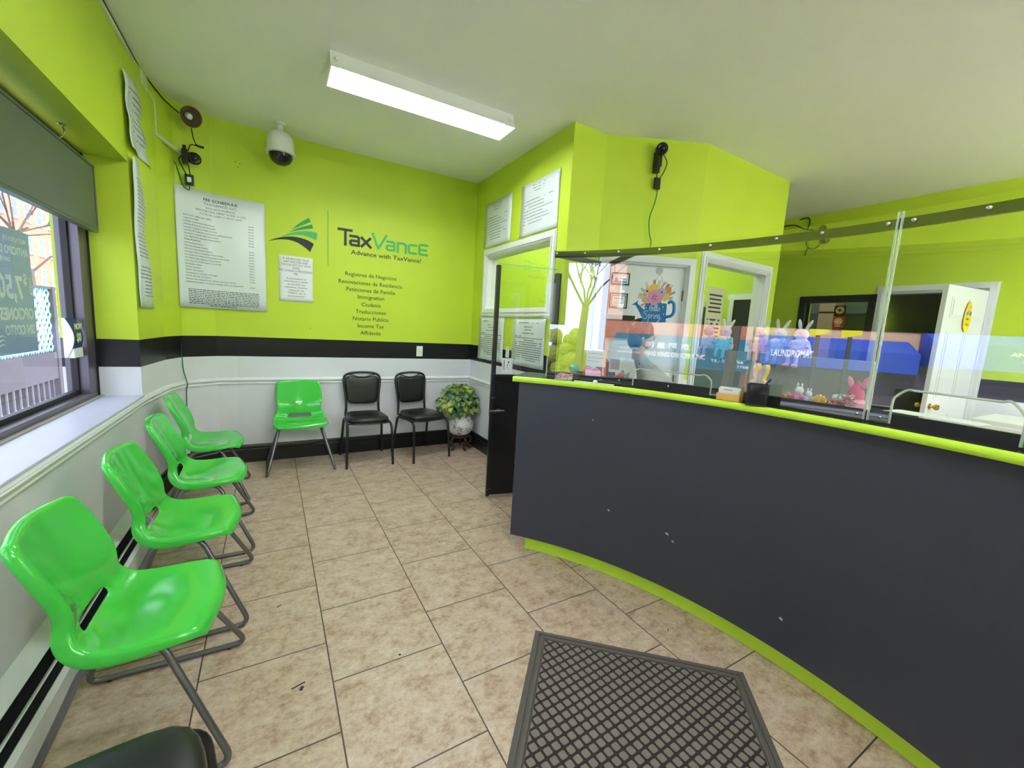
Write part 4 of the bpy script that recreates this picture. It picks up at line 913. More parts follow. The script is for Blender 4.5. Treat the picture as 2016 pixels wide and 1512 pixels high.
b.obj('hook', M_CHROME, t, smooth=True)
t = thing('window_poster', 'grey translucent vinyl poster on the street window reading reversed from inside', 'poster', (-1.066, 0, 0))
def poster_mat():
    t_ = NT('translucent_vinyl'); t_.p.inputs['Base Color'].default_value = srgb(160, 174, 180); t_.p.inputs['Roughness'].default_value = .5
    tr = t_.new('ShaderNodeBsdfTranslucent'); tr.inputs[0].default_value = srgb(170, 188, 196); mx = t_.new('ShaderNodeMixShader'); mx.inputs[0].default_value = .55
    t_.link(t_.p.outputs[0], mx.inputs[1]); t_.link(tr.outputs[0], mx.inputs[2]); t_.link(mx.outputs[0], t_.out.inputs[0]); return t_.m
MB().box(-.003, 2.30, 1.172, -.001, 3.098, 1.757).obj('poster_sheet', poster_mat(), t)
PT = [('PRESTAMOS DE', .030, .03, .500, 'LEFT', 1.0, .02), ('ANTICIPO DE', .052, .02, .440, 'LEFT', .9, .02), ('CANTIDAD', .026, .19, .405, 'LEFT', 1, .02), ('$', .075, .055, .305, 'LEFT', .9, .02), ('7,500', .15, .10, .235, 'LEFT', .85, .03), ('OPCIONES', .078, .02, .135, 'LEFT', .8, .03), ('SIN COSTO', .066, .02, .062, 'LEFT', .8, .03)]
# seen from inside it reads reversed: text runs towards -y for someone on the street, i.e. mirrored for us
text_mb(PT, (-.0005, 3.098, 1.20), (0, -1, 0), (0, 0, 1), .0004).obj('poster_text', mat('white_vinyl_text', srgb(226, 232, 232), .5), t)
b = MB()
for k in range(3): b.tube([(0, 2.74-.0, 1.215+.02*k), (0, 2.77, 1.222+.02*k), (0, 2.79, 1.215+.02*k)], .004, 6)
b.obj('poster_emblem', bpy.data.materials['white_vinyl_text'], t)
text_mb([('HASTA', .028, 0, 0, 'LEFT', 1, .02)], (0, 3.083, 1.54), (0, 0, -1), (0, -1, 0), .0004).obj('poster_text', bpy.data.materials['white_vinyl_text'], t)
t = thing('window_sticker', 'small curved white and navy card display stuck low on the street window', 'sticker', (-1.056, 3.43, 1.225))
b = MB(); g = [(.012+.034*math.sin(PI*(k/10)), -.07, -.115+.23*k/10) for k in range(11)]
b.prism([(x, y, z) for x, y, z in g]+[(0, -.07, .115), (0, -.07, -.115)], (0, .006, 0)); b.obj('card_side', M_PAPER, t)
g2 = MB(); prev = None
for k in range(11):
    v = [g2.b.verts.new((g[k][0], y, g[k][2])) for y in (-.064, .065)]
    if prev: g2.b.faces.new([prev[0], prev[1], v[1], v[0]])
    prev = v
g2.obj('card_face', mat('navy_card', srgb(40, 62, 110), .4), t, solid=.001)
text_mb([('NOW', .05, 0, .03, 'CENTER', .8, .02), ('$0', .07, 0, -.04, 'CENTER', .9, .03)], (.05, -.01, .02), (0, 1, 0), (0, 0, 1), .0005).obj('card_text', mat('pale_green_text', srgb(200, 225, 150), .5), t)
MB().box(.012, -.064, -.118, .042, .065, -.062).obj('card_base', M_PAPER, t, bevel=.004)
t = thing('window_poster', 'dark backed poster board in the street window nearer the entrance', 'poster', (-1.03, 0, 0))
MB().box(-.004, 1.27, 1.60, 0, 1.94, 2.30).box(-.004, .90, 1.51, 0, 1.12, 2.30).obj('poster_sheet', M_BLACK, t)
# ================================================================ ITEMS ON AND BEHIND THE COUNTER
def on_ledge(th, r, dz=0): p = cp(th, r, 1.1395+zt(th)+dz); return p
# candy box
th = 35.2; t = thing('candy_box', 'clear square box of red and white peppermint candies on the counter end', 'candy box', on_ledge(th, 2.20), R(th-90+8))
b = MB()
for a in ((-.052, -.04, 0, .052, -.037, .05), (-.052, .037, 0, .052, .04, .05), (-.052, -.04, 0, -.049, .04, .05), (.049, -.04, 0, .052, .04, .05), (-.052, -.04, 0, .052, .04, .003)): b.box(*a)
b.obj('clear_box', M_ACRYL, t)
def stripe_mat():
    t_ = NT('peppermint'); w_ = t_.new('ShaderNodeTexWave'); w_.inputs['Scale'].default_value = 55; w_.inputs['Distortion'].default_value = 4; t_.link(t_.pos('Object'), w_.inputs[0])
    t_.link(t_.mix(t_.math('GREATER_THAN', w_.outputs[1], .62), srgb(240, 225, 222), srgb(205, 60, 66)), t_.p.inputs['Base Color']); t_.p.inputs['Roughness'].default_value = .25; return t_.m
b = MB(); rg = random.Random(5)
for i in range(70): b.ball((rg.uniform(-.042, .042), rg.uniform(-.030, .030), rg.uniform(.009, .036)), .0075, 8, (1, .9, .6), Matrix.Rotation(rg.uniform(0, 3), 3, 'X'))
q = b.obj('candies', stripe_mat(), t, smooth=True); q['kind'] = 'stuff'
def egg(loc, m, label, rot, s_=.024):
    t = thing('plastic_egg', label, 'egg', loc, rot=rot)
    b = MB(); b.lathe([(0, -s_*1.25)]+[(s_*math.cos(a)*(1-.12*math.sin(a)), s_*1.3*math.sin(a)) for a in [x*PI/16 for x in range(-7, 8)]]+[(0, s_*1.3)], (0, 0, 0), 24); b.obj('egg_shell', m, t, smooth=True, ang=80)
    b = MB(); b.lathe([(s_*1.0, -.001), (s_*1.03, 0), (s_*1.0, .001)], (0, 0, 0), 24); b.obj('egg_seam', m, t, smooth=True)
M_TEAL = mat('pearl_teal_plastic', srgb(40, 180, 172), .18, coat=.5); M_PINK = mat('pearl_pink_plastic', srgb(232, 105, 175), .18, coat=.5)
tr = thing('pamphlet_tray', 'small black card tray with blue lettering holding plastic eggs behind the screen', 'tray', on_ledge(33.1, 2.32), R(33.1-90))
b = MB(); b.box(-.075, -.04, 0, .075, .04, .004); b.box(-.075, -.04, 0, .075, -.037, .028); b.box(-.075, .037, 0, .075, .04, .045); b.obj('tray_body', M_BLACK, tr)
MB().box(-.07, -.0385-.002, .012, .07, -.0385, .042).obj('name_strip', M_PAPER, tr)
b = MB(); [b.box(-.062+.0125*k, -.0413, .018, -.062+.0125*k+.008, -.0406, .036 if k % 3 else .030) for k in range(9)]; b.obj('name_text', mat('blue_ink', srgb(44, 70, 170), .5), tr)
egg(on_ledge(34.7, 2.325, .062), M_TEAL, 'teal plastic egg on the tray behind the screen', (PI/2, 0, R(60)), .026)
egg(on_ledge(32.4, 2.315, .058), M_PINK, 'pink plastic egg next to the teal egg, left of its twin', (PI/2, .2, R(70)), .025)
egg(on_ledge(31.4, 2.33, .056), M_PINK, 'pink plastic egg farthest from the candy box', (PI/2, .1, R(40)), .022)
# business card holder, pen cup
th = 11.9; t = thing('card_holder', 'small honey wood card holder with white cards on the counter', 'card holder', on_ledge(th, 2.19), R(th-90+2))
M_HON = mat('honey_wood', srgb(214, 165, 90), .4, var=(30, .08))
b = MB(); b.box(-.050, -.022, 0, .050, .022, .006); b.box(-.050, -.022, 0, .050, -.016, .034); b.box(-.050, .016, 0, .050, .022, .046); b.box(.046, -.022, 0, .052, .022, .05); b.obj('holder', M_HON, t, bevel=.001)
for k in range(6): b = MB(); b.box(-.045, -.012+k*.004, .007, .045, -.0107+k*.004, .056+.0015*k); b.obj('business_card', M_PAPER, t)
b = MB(); b.box(-.045, -.0135, .040, .045, -.0128, .058); b2 = MB(); b2.box(-.02, -.0143, .050, .016, -.0136, .053); b.obj('business_card', M_PAPER, t); b2.obj('card_print', M_INKG, t)
th = 8.75; t = thing('pen_cup', 'square black wire mesh pen cup on the counter with one blue pen', 'pen cup', on_ledge(th, 2.185), R(th-90+14))
def mesh_mat():
    t_ = NT('wire_mesh'); p = t_.pos('Object'); sx = t_.new('ShaderNodeSeparateXYZ'); t_.link(p, sx.inputs[0]); ms = []
    for s_ in (1, -1):
        u = t_.math('MULTIPLY', t_.math('ADD', t_.math('ADD', sx.outputs[0], sx.outputs[1]), t_.math('MULTIPLY', sx.outputs[2], s_)), 300); ms.append(t_.math('GREATER_THAN', t_.math('ABSOLUTE', t_.math('SUBTRACT', t_.math('FRACT', t_.math('ADD', u, 100)), .5)), .36))
    a = t_.math('MAXIMUM', ms[0], ms[1]); tr_ = t_.new('ShaderNodeBsdfTransparent'); mx = t_.new('ShaderNodeMixShader'); t_.link(a, mx.inputs[0]); t_.link(tr_.outputs[0], mx.inputs[1]); t_.link(t_.p.outputs[0], mx.inputs[2]); t_.link(mx.outputs[0], t_.out.inputs[0])
    t_.p.inputs['Base Color'].default_value = srgb(22, 22, 24); t_.p.inputs['Metallic'].default_value = .3; return t_.m
M_MESH = mesh_mat()
b = MB(); h_ = .095; c_ = .038
for a in ((-c_, -c_, 0, c_, -c_+.0008, h_), (-c_, c_-.0008, 0, c_, c_, h_), (-c_, -c_, 0, -c_+.0008, c_, h_), (c_-.0008, -c_, 0, c_, c_, h_)): b.box(*a)
b.obj('mesh_wall', M_MESH, t)
b = MB()
for z in (.0, h_-.006):
    for a in ((-c_-.001, -c_-.001, z, c_+.001, -c_+.001, z+.006), (-c_-.001, c_-.001, z, c_+.001, c_+.001, z+.006), (-c_-.001, -c_, z, -c_+.001, c_, z+.006), (c_-.001, -c_, z, c_+.001, c_, z+.006)): b.box(*a)
b.box(-c_, -c_, 0, c_, c_, .002)
for x in (-c_, c_):
    for y in (-c_, c_): b.box(x-.0012, y-.0012, 0, x+.0012, y+.0012, h_)
b.obj('cup_frame', M_BLKMET, t)
t = thing('pen', 'dark blue pen leaning in the mesh pen cup', 'pen', on_ledge(8.75, 2.185), R(8.75-90+14))
M_PEN = mat('blue_pen', srgb(24, 50, 128), .25)
b = MB(); b.tube([(-.030, -.01, .016), (.040, .0, .116)], .0045, 10, smooth=False); b.obj('barrel', M_PEN, t, smooth=True)
b = MB(); b.tube([(-.034, -.0105, .010), (-.030, -.01, .016)], [.001, .004], 8, smooth=False); b.tube([(.04, 0, .116), (.044, 0, .122)], .003, 8, smooth=False); b.beam((.024, -.005, .098), (.040, -.005, .122), .003, .0015); b.obj('tip_and_clip', M_PEN, t)
# plaid wooden bunny
def bunny_outline(s_):
    P = [(-.30, 0), (-.42, .18), (-.40, .42), (-.26, .56), (-.36, .66), (-.38, .80), (-.28, .92), (-.20, .97), (-.26, 1.2), (-.30, 1.42), (-.24, 1.60), (-.14, 1.62), (-.07, 1.5), (-.03, 1.2), (0, 1.02), (.05, 1.2), (.13, 1.48), (.22, 1.60), (.31, 1.56), (.33, 1.4), (.28, 1.18), (.20, .97), (.30, .90), (.38, .78), (.36, .66), (.26, .56), (.40, .42), (.42, .18), (.30, 0)]
    return [(q.x*s_, q.y*s_) for q in crom([Vector((x, y, 0)) for x, y in P], n=4)]
def plaid():
    t_ = NT('pastel_plaid'); p = t_.pos('Object'); sx = t_.new('ShaderNodeSeparateXYZ'); t_.link(p, sx.inputs[0]); c = srgb(232, 228, 232)
    for ax_, f_, th_, col in ((0, 28, .5, srgb(190, 205, 225)), (2, 26, .5, srgb(190, 208, 226)), (0, 14, .72, srgb(226, 170, 180)), (2, 19, .8, srgb(220, 190, 205))):
        k = t_.math('GREATER_THAN', t_.math('FRACT', t_.math('ADD', t_.math('MULTIPLY', sx.outputs[ax_], f_), 20)), th_); c = t_.mix(t_.math('MULTIPLY', k, .55), c, col)
    t_.link(c, t_.p.inputs['Base Color']); t_.p.inputs['Roughness'].default_value = .6; return t_.m
th = 9.9; t = thing('bunny_cutout', 'plaid fronted wooden bunny silhouette with yellow sides standing behind the screen', 'decoration', on_ledge(th, 2.29), R(th-90-22))
o = bunny_outline(.112)
b = MB(); b.prism([(x, 0, z) for x, z in o[:-1]], (0, .024, 0)); b.obj('bunny_block', mat('yellow_wood', srgb(232, 190, 70), .5), t)
b = MB(); b.prism([(x*.985, -.0012, z) for x, z in o[:-1]], (0, .001, 0)); b.obj('bunny_face', plaid(), t)
# SPRING letter blocks
t = thing('spring_sign', 'row of pastel Easter shapes spelling SPRING behind the screen', 'decoration', on_ledge(4.0, 2.295), R(4-90))
b = MB(); b.box(-.125, -.012, 0, .125, .012, .010); b.obj('base_board', mat('pale_wood', srgb(214, 196, 200), .5), t)
def disc(cx, cz, r, m, name='letter_shape', petals=0, sy=1, th_=.014):
    n = 40; pts = [(cx+(r+(r*.16*math.cos(petals*2*PI*i/n) if petals else 0))*math.cos(2*PI*i/n), cz+(r+(r*.16*math.cos(petals*2*PI*i/n) if petals else 0))*math.sin(2*PI*i/n)*sy) for i in range(n)]
    b = MB(); b.prism([(x, -th_/2, z) for x, z in pts], (0, th_, 0)); return b.obj(name, m, t, bevel=.001)
cols = {k: mat('toy_'+k, srgb(*v), .4) for k, v in dict(pink=(240, 120, 176), lav=(190, 190, 225), yel=(248, 196, 66), red=(226, 84, 90), peach=(240, 190, 160), white=(232, 236, 240), gold=(205, 150, 80), gum=(240, 165, 190), rose=(205, 90, 120), sage=(170, 190, 160)).items()}
xs = [-.112, -.070, -.030, .014, .060, .102]
disc(xs[0], .045, .018, cols['gold']); disc(xs[1], .040, .028, cols['pink']); disc(xs[2], .038, .024, cols['lav']); disc(xs[3], .045, .025, cols['yel'], petals=12); disc(xs[4], .034, .024, cols['red']); disc(xs[5], .038, .026, cols['peach'], sy=.85)
b = MB()
for cx, cz, s_ in ((xs[1]+.004, .078, .017), (xs[2]+.002, .070, .012)):
    b.ball((cx, 0, cz), s_, 14, (1, .6, 1)); b.ball((cx-s_*.45, 0, cz+s_*1.3), s_*.38, 10, (.7, .5, 1.8)); b.ball((cx+s_*.45, 0, cz+s_*1.3), s_*.38, 10, (.7, .5, 1.8))
b.ball((xs[5]-.03, -.004, .072), .013, 12, (1.3, .6, .9)); b.ball((xs[5]-.005, -.004, .082), .006, 10, (2.2, .6, .8)); b.obj('small_bunny', cols['white'], t, smooth=True)
text_mb([(c, .034, x, .031, 'CENTER', 1, .01) for c, x in zip('SPRING', xs)], (0, -.0078, 0), (1, 0, 0), (0, 0, 1), .0005).obj('letters', cols['white'], t)
# pink gnome with bouquet
t = thing('gnome_figure', 'pink and white spring bunny gnome figure behind the screen near the pane joint', 'figurine', on_ledge(.8, 2.31), R(0.8-90))
b = MB(); b.lathe([(.036, 0), (.045, .02), (.040, .055), (.022, .08), (0, .085)], (0, 0, 0), 20); b.obj('body', cols['gum'], t, smooth=True)
b = MB(); b.lathe([(.030, .075), (.026, .10), (.012, .13), (0, .15)], (0, 0, 0), 20); b.obj('hat', cols['rose'], t, smooth=True)
b = MB(); b.ball((-.024, 0, .135), .014, 12, (.8, .4, 2.0), Matrix.Rotation(-.3, 3, 'Y')); b.ball((.026, 0, .14), .014, 12, (.8, .4, 2.0), Matrix.Rotation(.3, 3, 'Y')); b.obj('ears', cols['gum'], t, smooth=True)
b = MB(); rg = random.Random(9)
for i in range(60): b.ball((rg.uniform(-.045, .02), -.03-rg.uniform(0, .015), rg.uniform(.012, .085)), rg.uniform(.004, .008), 6, (1, 1, .7))
b.obj('bouquet', cols['sage'], t, smooth=True)
b = MB()
for i in range(22): b.ball((rg.uniform(-.05, .02), -.042-rg.uniform(0, .01), rg.uniform(.01, .085)), .005, 6)
b.obj('blossoms', cols['rose'], t, smooth=True)
b = MB(); b.ball((0, -.028, .085), .008, 10); b.ball((.034, -.012, .028), .016, 10, (1, .8, 1.4)); b.obj('nose_and_arm', cols['gum'], t, smooth=True)
# fish toy
t = thing('toy_fish', 'small orange and teal fish ornament behind the screen left of the slot', 'figurine', on_ledge(27.3, 2.30), R(27.3-90))
b = MB(); b.ball((-.005, 0, .045), .022, 16, (1.35, .5, .85), Matrix.Rotation(-.5, 3, 'Y')); b.obj('fish_body', mat('orange_glaze', srgb(232, 96, 60), .25), t, smooth=True)
b = MB(); b.prism([(.02, -.004, .05), (.048, -.004, .075), (.044, -.004, .045), (.05, -.004, .02)], (0, .008, 0)); b.prism([(-.01, -.003, .062), (.01, -.003, .085), (.02, -.003, .06)], (0, .006, 0)); b.obj('fins', mat('teal_glaze', srgb(90, 175, 175), .3), t)
b = MB(); b.lathe([(.024, 0), (.022, .006), (.006, .012), (.005, .03)], (0, 0, 0), 16); b.obj('stand', cols['white'], t, smooth=True)
# small white shell ornament on the ledge
t = thing('small_shell', 'tiny white shell ornament on the counter edge beside the pen strip', 'ornament', on_ledge(30.2, 2.19), 0)
b = MB(); b.ball((0, 0, .010), .012, 12, (1.2, 1, .8)); b.ball((.012, .004, .008), .008, 10); b.obj('shell', cols['white'], t, smooth=True)
b = MB()
prev = None
for i in range(21):
    thx = 33.4-6.2*i/20; v = [b.b.verts.new(cp(thx, r_, 1.1397+zt(thx)+z)) for r_, z in ((2.172, 0), (2.182, 0), (2.182, .006), (2.172, .006))]
    if prev: b.bridge(prev, v)
    else: b.b.faces.new(v[::-1])
    prev = v
b.b.faces.new(prev); tag(b.obj('white_strip', M_PLASTW), 'thin white plastic strip lying along the counter edge', 'strip')
# papers behind the screen
def leaf_paper(name, label, th, r, w_, h_, z, tilt=0, rows=(), cat='paper', m=None):
    t = thing(name, label, cat, cp(th, r, z), rot=(tilt, 0, R(th-90)))
    MB().box(-w_/2, 0, 0, w_/2, .0008, h_).obj('paper_sheet', m or M_PAPER, t)
    if rows: mb = MB(); [mb.box(a, -.0005, zz-hh/2, b_, 0, zz+hh/2) for a, b_, zz, hh in rows]; mb.obj('printed_text', M_INKG, t)
    return t
leaf_paper('hanging_notice', 'white notice sheet hanging inside the screen left of the framed QR card', 31.0, 2.262, .12, .10, 1.235, 0, [(-.05, .04, .075, .002), (-.05, .05, .05, .002), (-.05, .02, .03, .002)])
t = thing('qr_card', 'small white framed card with a plain pink grey square inside the screen', 'card', cp(28.0, 2.255, 1.255), R(28-90))
MB().box(-.034, 0, -.042, .034, .0012, .042).obj('card_sheet', M_PAPER, t); MB().box(-.027, -.0012, -.026, .027, -.0002, .034).obj('card_panel', mat('pink_grey_print', srgb(176, 160, 172), .6, var=(160, .2)), t)
# suction cup with line
t = thing('suction_hook', 'translucent white suction cup stuck near the top of the left pane', 'suction cup', cp(30.7, RS+.01, 1.822), R(30.7))
b = MB(); b.lathe([(.024, 0), (.022, .004), (.008, .012), (.006, .02), (0, .02)], (0, 0, 0), 24, (1, 0, 0)); b.obj('cup', mat('milky_plastic', srgb(200, 206, 200), .3), t, smooth=True)
b = MB(); b.tube([(.012, 0, 0), (.012, 0, -.25)], .0012, 5, smooth=False); b.obj('line', M_INKG, t)
# ---------------------------------------------------------------- Hello Spring watering can sign
t = thing('watering_can_sign', 'blue Hello Spring watering can cutout with painted flowers hanging inside the screen', 'hanging sign', cp(23.2, 2.262, 1.50), R(23.2-90))
M_CAN = mat('blue_board', srgb(34, 122, 184), .45); M_CAN2 = mat('green_board', srgb(70, 110, 80), .5)
b = MB(); b.prism([(x, 0, z) for x, z in [(-.068, 0), (.066, .008), (.058, .108), (-.050, .108), (-.054, .075)]], (0, .006, 0)); b.obj('can_body', M_CAN, t, bevel=.0015)
b = MB(); b.prism([(x, 0, z) for x, z in [(-.064, .03), (-.057, .072), (-.085, .095), (-.098, .108), (-.094, .122), (-.104, .114), (-.128, .098), (-.108, .097), (-.094, .078)]], (0, .005, 0)); b.obj('spout', M_CAN, t)
b = MB(); b.tube([(.060, .003, .035), (.092, .003, .045), (.102, .003, .07), (.098, .003, .105), (.082, .003, .118), (.068, .003, .108)], .008, 10); b.obj('handle', M_CAN, t, smooth=True)
b = MB(); b.box(.050, .001, .055, .062, .0055, .105); b.obj('can_band', M_CAN2, t)
M_WL = mat('white_lettering', srgb(235, 240, 245), .5)
def script(segs, ox, oz, s_, r_=.0022):
    b = MB()
    for q in segs: b.tube([(ox+x*s_, -.0012, oz+z*s_) for x, z in q], r_, 6)
    return b
Hs = [[(0, 0), (.1, .5), (.16, 1)], [(.42, 1.05), (.36, .5), (.30, 0), (.4, -.02)], [(-.02, .5), (.2, .55), (.42, .5)], [(.5, .25), (.68, .4), (.62, .58), (.52, .4), (.56, .1), (.7, .02), (.82, .2)], [(.82, .2), (1.0, .7), (.98, 1.02), (.88, .8), (.88, .2), (.96, 0), (1.06, .2)], [(1.06, .2), (1.26, .7), (1.24, 1.02), (1.14, .8), (1.14, .2), (1.22, 0), (1.32, .2)], [(1.5, .45), (1.36, .4), (1.34, .1), (1.5, .0), (1.62, .2), (1.56, .42), (1.5, .45), (1.7, .38)]]
Ss = [[(.42, .85), (.3, 1.05), (.06, .95), (.06, .7), (.3, .5), (.36, .2), (.2, -.05), (-.05, .0), (-.1, .2)], [(.55, .5), (.6, 0), (.56, -.55)], [(.56, .3), (.7, .55), (.86, .4), (.8, .1), (.62, .08)], [(1.0, .5), (1.02, 0)], [(1.02, .3), (1.12, .5), (1.24, .48)], [(1.34, .5), (1.34, .1), (1.42, .02)], [(1.34, .72), (1.35, .74)], [(1.52, .5), (1.54, 0)], [(1.54, .3), (1.68, .5), (1.78, .35), (1.78, .02)], [(2.08, .45), (1.92, .48), (1.88, .2), (2.0, .05), (2.1, .2)], [(2.1, .48), (2.1, 0), (2.02, -.5), (1.85, -.62), (1.8, -.45), (2.1, -.1), (2.3, .1)]]
b = script(Hs, -.028, .066, .034, .0013); b.obj('hello_lettering', M_WL, t, smooth=True)
b = script(Ss, -.052, .026, .040, .0014); b.obj('spring_lettering', M_WL, t, smooth=True)
b = MB()
for x, z in ((-.045, .082), (.045, .088), (.052, .05), (.0, .100)): b.ball((x, -.001, z), .003, 8, (1, .3, 1))
b.obj('dots', M_WL, t)
fl = lambda n, c: mat('petal_'+n, srgb(*c), .55)
FP = dict(pink=fl('pink', (226, 158, 196)), peach=fl('peach', (240, 190, 140)), yel=fl('yellow', (244, 206, 90)), dk=fl('dark', (60, 40, 60)), grn=fl('green', (60, 140, 100)), lgr=fl('lightgreen', (176, 206, 130)), coral=fl('coral', (216, 100, 110)), org=fl('orange', (232, 150, 60)), lil=fl('lilac', (190, 175, 215)), dsg=fl('slate', (80, 110, 120)))
def blossom(cx, cz, r, m, y, n=6):
    N = 48; b = MB(); b.prism([(cx+r*(1+.18*abs(math.sin(n*PI*i/N)))*math.cos(2*PI*i/N), y, cz+r*(1+.18*abs(math.sin(n*PI*i/N)))*math.sin(2*PI*i/N)) for i in range(N)], (0, .003, 0)); b.obj('flower', m, t)
blossom(-.004, .138, .036, FP['pink'], -.004); blossom(.028, .163, .024, FP['lil'], -.0015); blossom(-.048, .172, .016, FP['peach'], -.003); blossom(-.015, .180, .027, FP['yel'], .000, 9); blossom(.050, .140, .020, FP['yel'], .0005); blossom(-.056, .128, .018, FP['peach'], .000); blossom(.0, .120, .030, FP['grn'], .001, 5); blossom(.062, .175, .016, FP['org'], .0, 4)
b = MB(); rg = random.Random(4)
for i in range(16): a = rg.uniform(0, 6.28); q = rg.uniform(.006, .022); b.ball((-.004+math.cos(a)*q, -.005, .138+math.sin(a)*q), .0026, 6, (1, .4, 1))
b.ball((-.048, -.004, .172), .006, 8, (1, .4, 1)); b.ball((.030, -.002, .165), .005, 8, (1, .4, 1)); b.obj('flower_centres', FP['dk'], t)
def frond(x0, z0, x1, z1, m, n=6, w_=.010, name='leaf_sprig'):
    b = MB(); b.tube([(x0, .002, z0), ((x0+x1)/2, .002, (z0+z1)/2+.002), (x1, .002, z1)], .0012, 5); dx, dz = x1-x0, z1-z0; L = math.hypot(dx, dz); ux, uz = dx/L, dz/L
    for k in range(n):
        s_ = (k+1.2)/(n+.4); cx, cz = x0+dx*s_, z0+dz*s_
        for sg in (-1, 1):
            ex, ez = cx+(ux*.7-uz*sg*.8)*w_, cz+(uz*.7+ux*sg*.8)*w_; b.prism([(cx, .001, cz), ((cx+ex)/2+ux*.0025, .001, (cz+ez)/2+uz*.0025), (ex, .001, ez), ((cx+ex)/2-ux*.0025, .001, (cz+ez)/2-uz*.0025)], (0, .002, 0))
    b.obj(name, m, t)
frond(-.045, .17, -.058, .215, FP['lgr']); frond(-.015, .19, -.014, .228, FP['coral'], 7, .011); frond(.008, .185, .012, .222, FP['lgr'], 6, .012); frond(.02, .18, .044, .215, FP['coral'], 5); frond(.045, .175, .060, .205, FP['dsg']); frond(.055, .14, .095, .165, FP['dsg'], 6); frond(.055, .13, .085, .135, FP['dsg'], 4); frond(-.04, .14, -.088, .155, FP['grn'], 5, .014); frond(-.05, .15, -.082, .185, FP['dsg'], 5); frond(-.05, .125, -.095, .140, FP['coral'], 3); frond(-.045, .11, -.075, .095, FP['coral'], 5, .009); frond(-.03, .10, -.05, .085, FP['grn'], 4, .014); frond(.06, .17, .075, .20, FP['org'], 3, .014)
b = MB(); b.tube([(-.012, .002, .222), (.010, .002, .262)], .0008, 5, smooth=False); b.tube([(.034, .002, .212), (.010, .002, .262)], .0008, 5, smooth=False); b.obj('hanging_string', M_INKG, t)
b = MB(); b.lathe([(.020, 0), (.016, .006), (.006, .012), (0, .014)], (.010, -.012, .276), 20, (0, 1, 0)); b.obj('suction_cup', bpy.data.materials['milky_plastic'], t, smooth=True)
# ---------------------------------------------------------------- grey divider with plush bunnies
M_DIV = mat('sage_grey_divider', srgb(150, 158, 148), .7, bump=(300, .2)); M_DIV2 = mat('grey_green_divider', srgb(104, 128, 118), .7, bump=(300, .2))
t = thing('desk_divider', 'grey desk divider panels standing behind the counter', 'divider', (0, 0, 0))
MB().box(2.95, 1.0, 0, 2.99, 1.72, 1.36).obj('divider_panel', M_DIV, t, bevel=.003)
b = MB(); b.prism([(2.95, 1.72, 0), (2.99, 1.72, 0), (3.03, 2.16, 0), (2.99, 2.16, 0)], (0, 0, 1.36)); b.obj('divider_panel', M_DIV2, t)
def plush(loc, rz, body, label, s_=1.0, ear=None):
    t = thing('plush_bunny', label, 'plush toy', loc, rz, 'plush bunnies sitting on the divider')
    mb_ = mat('plush_'+body[0], srgb(*body[1]), .9, bump=(200, .6, .003)); mw = bpy.data.materials.get('plush_white') or mat('plush_white', srgb(225, 222, 224), .9, bump=(200, .5, .003)); mf = mat('plush_feet_'+body[0], srgb(*body[2]), .9, bump=(200, .5, .003))
    b = MB(); b.lathe([(0, 0), (.055, .005), (.062, .03), (.05, .075), (.028, .11), (0, .115)], (0, 0, 0), 20); b.obj('body', mb_, t, smooth=True)
    b = MB(); b.ball((0, -.008, .135), .042, 18, (1, .9, .88)); b.obj('head', mb_, t, smooth=True)
    b = MB(); b.ball((-.024, 0, .198), .016, 12, (.75, .35, 2.5), Matrix.Rotation(-.22, 3, 'Y')); b.ball((.035, 0, .195), .016, 12, (.75, .35, 2.5), Matrix.Rotation(.55, 3, 'Y')); b.obj('ears', mw, t, smooth=True)
    for sg in (-1, 1):
        b = MB(); b.tube([(sg*.022, -.04, .012), (sg*.026, -.062, -.005), (sg*.027, -.064, -.055)], .012, 10); b.obj('leg', mb_, t, smooth=True)
        b = MB(); b.ball((sg*.029, -.072, -.068), .018, 12, (1, 1.3, .8)); b.obj('foot', mf, t, smooth=True)
        b = MB(); b.tube([(sg*.05, -.01, .09), (sg*.064, -.03, .05)], .011, 10); b.obj('arm', mb_, t, smooth=True)
    b = MB(); b.ball((-.014, -.044, .140), .0035, 6); b.ball((.014, -.044, .140), .0035, 6); b.obj('eyes', M_CORDK, t); b = MB(); b.ball((0, -.048, .128), .005, 8); b.obj('nose', cols['gum'], t, smooth=True)
    b = MB(); b.ball((0, -.045, .085), .026, 12, (1.3, .35, .7)); b.obj('bow', mw, t, smooth=True)
ztop = 1.362
plush((2.97+.03, 2.075, ztop), R(-90-10), ('lilac', (176, 168, 205), (200, 150, 176)), 'lilac plush bunny leaning at the left end of the divider')
plush((2.975+.02, 1.935, ztop), R(-90+5), ('blue', (100, 180, 215), (38, 130, 180)), 'bright blue plush bunny sitting beside the lilac one')
plush((2.97, 1.665, ztop), R(-85), ('pink', (228, 186, 200), (70, 140, 178)), 'pink plush bunny with blue feet in the middle of the divider')
plush((2.97, 1.53, ztop), R(-95), ('skyblue', (158, 186, 216), (64, 134, 176)), 'sky blue plush bunny with white raised ears right of the pink one')
plush((2.97, 1.395, ztop), R(-100), ('mauve', (208, 198, 226), (228, 185, 202)), 'mauve plush bunny with pink feet at the right of the group')
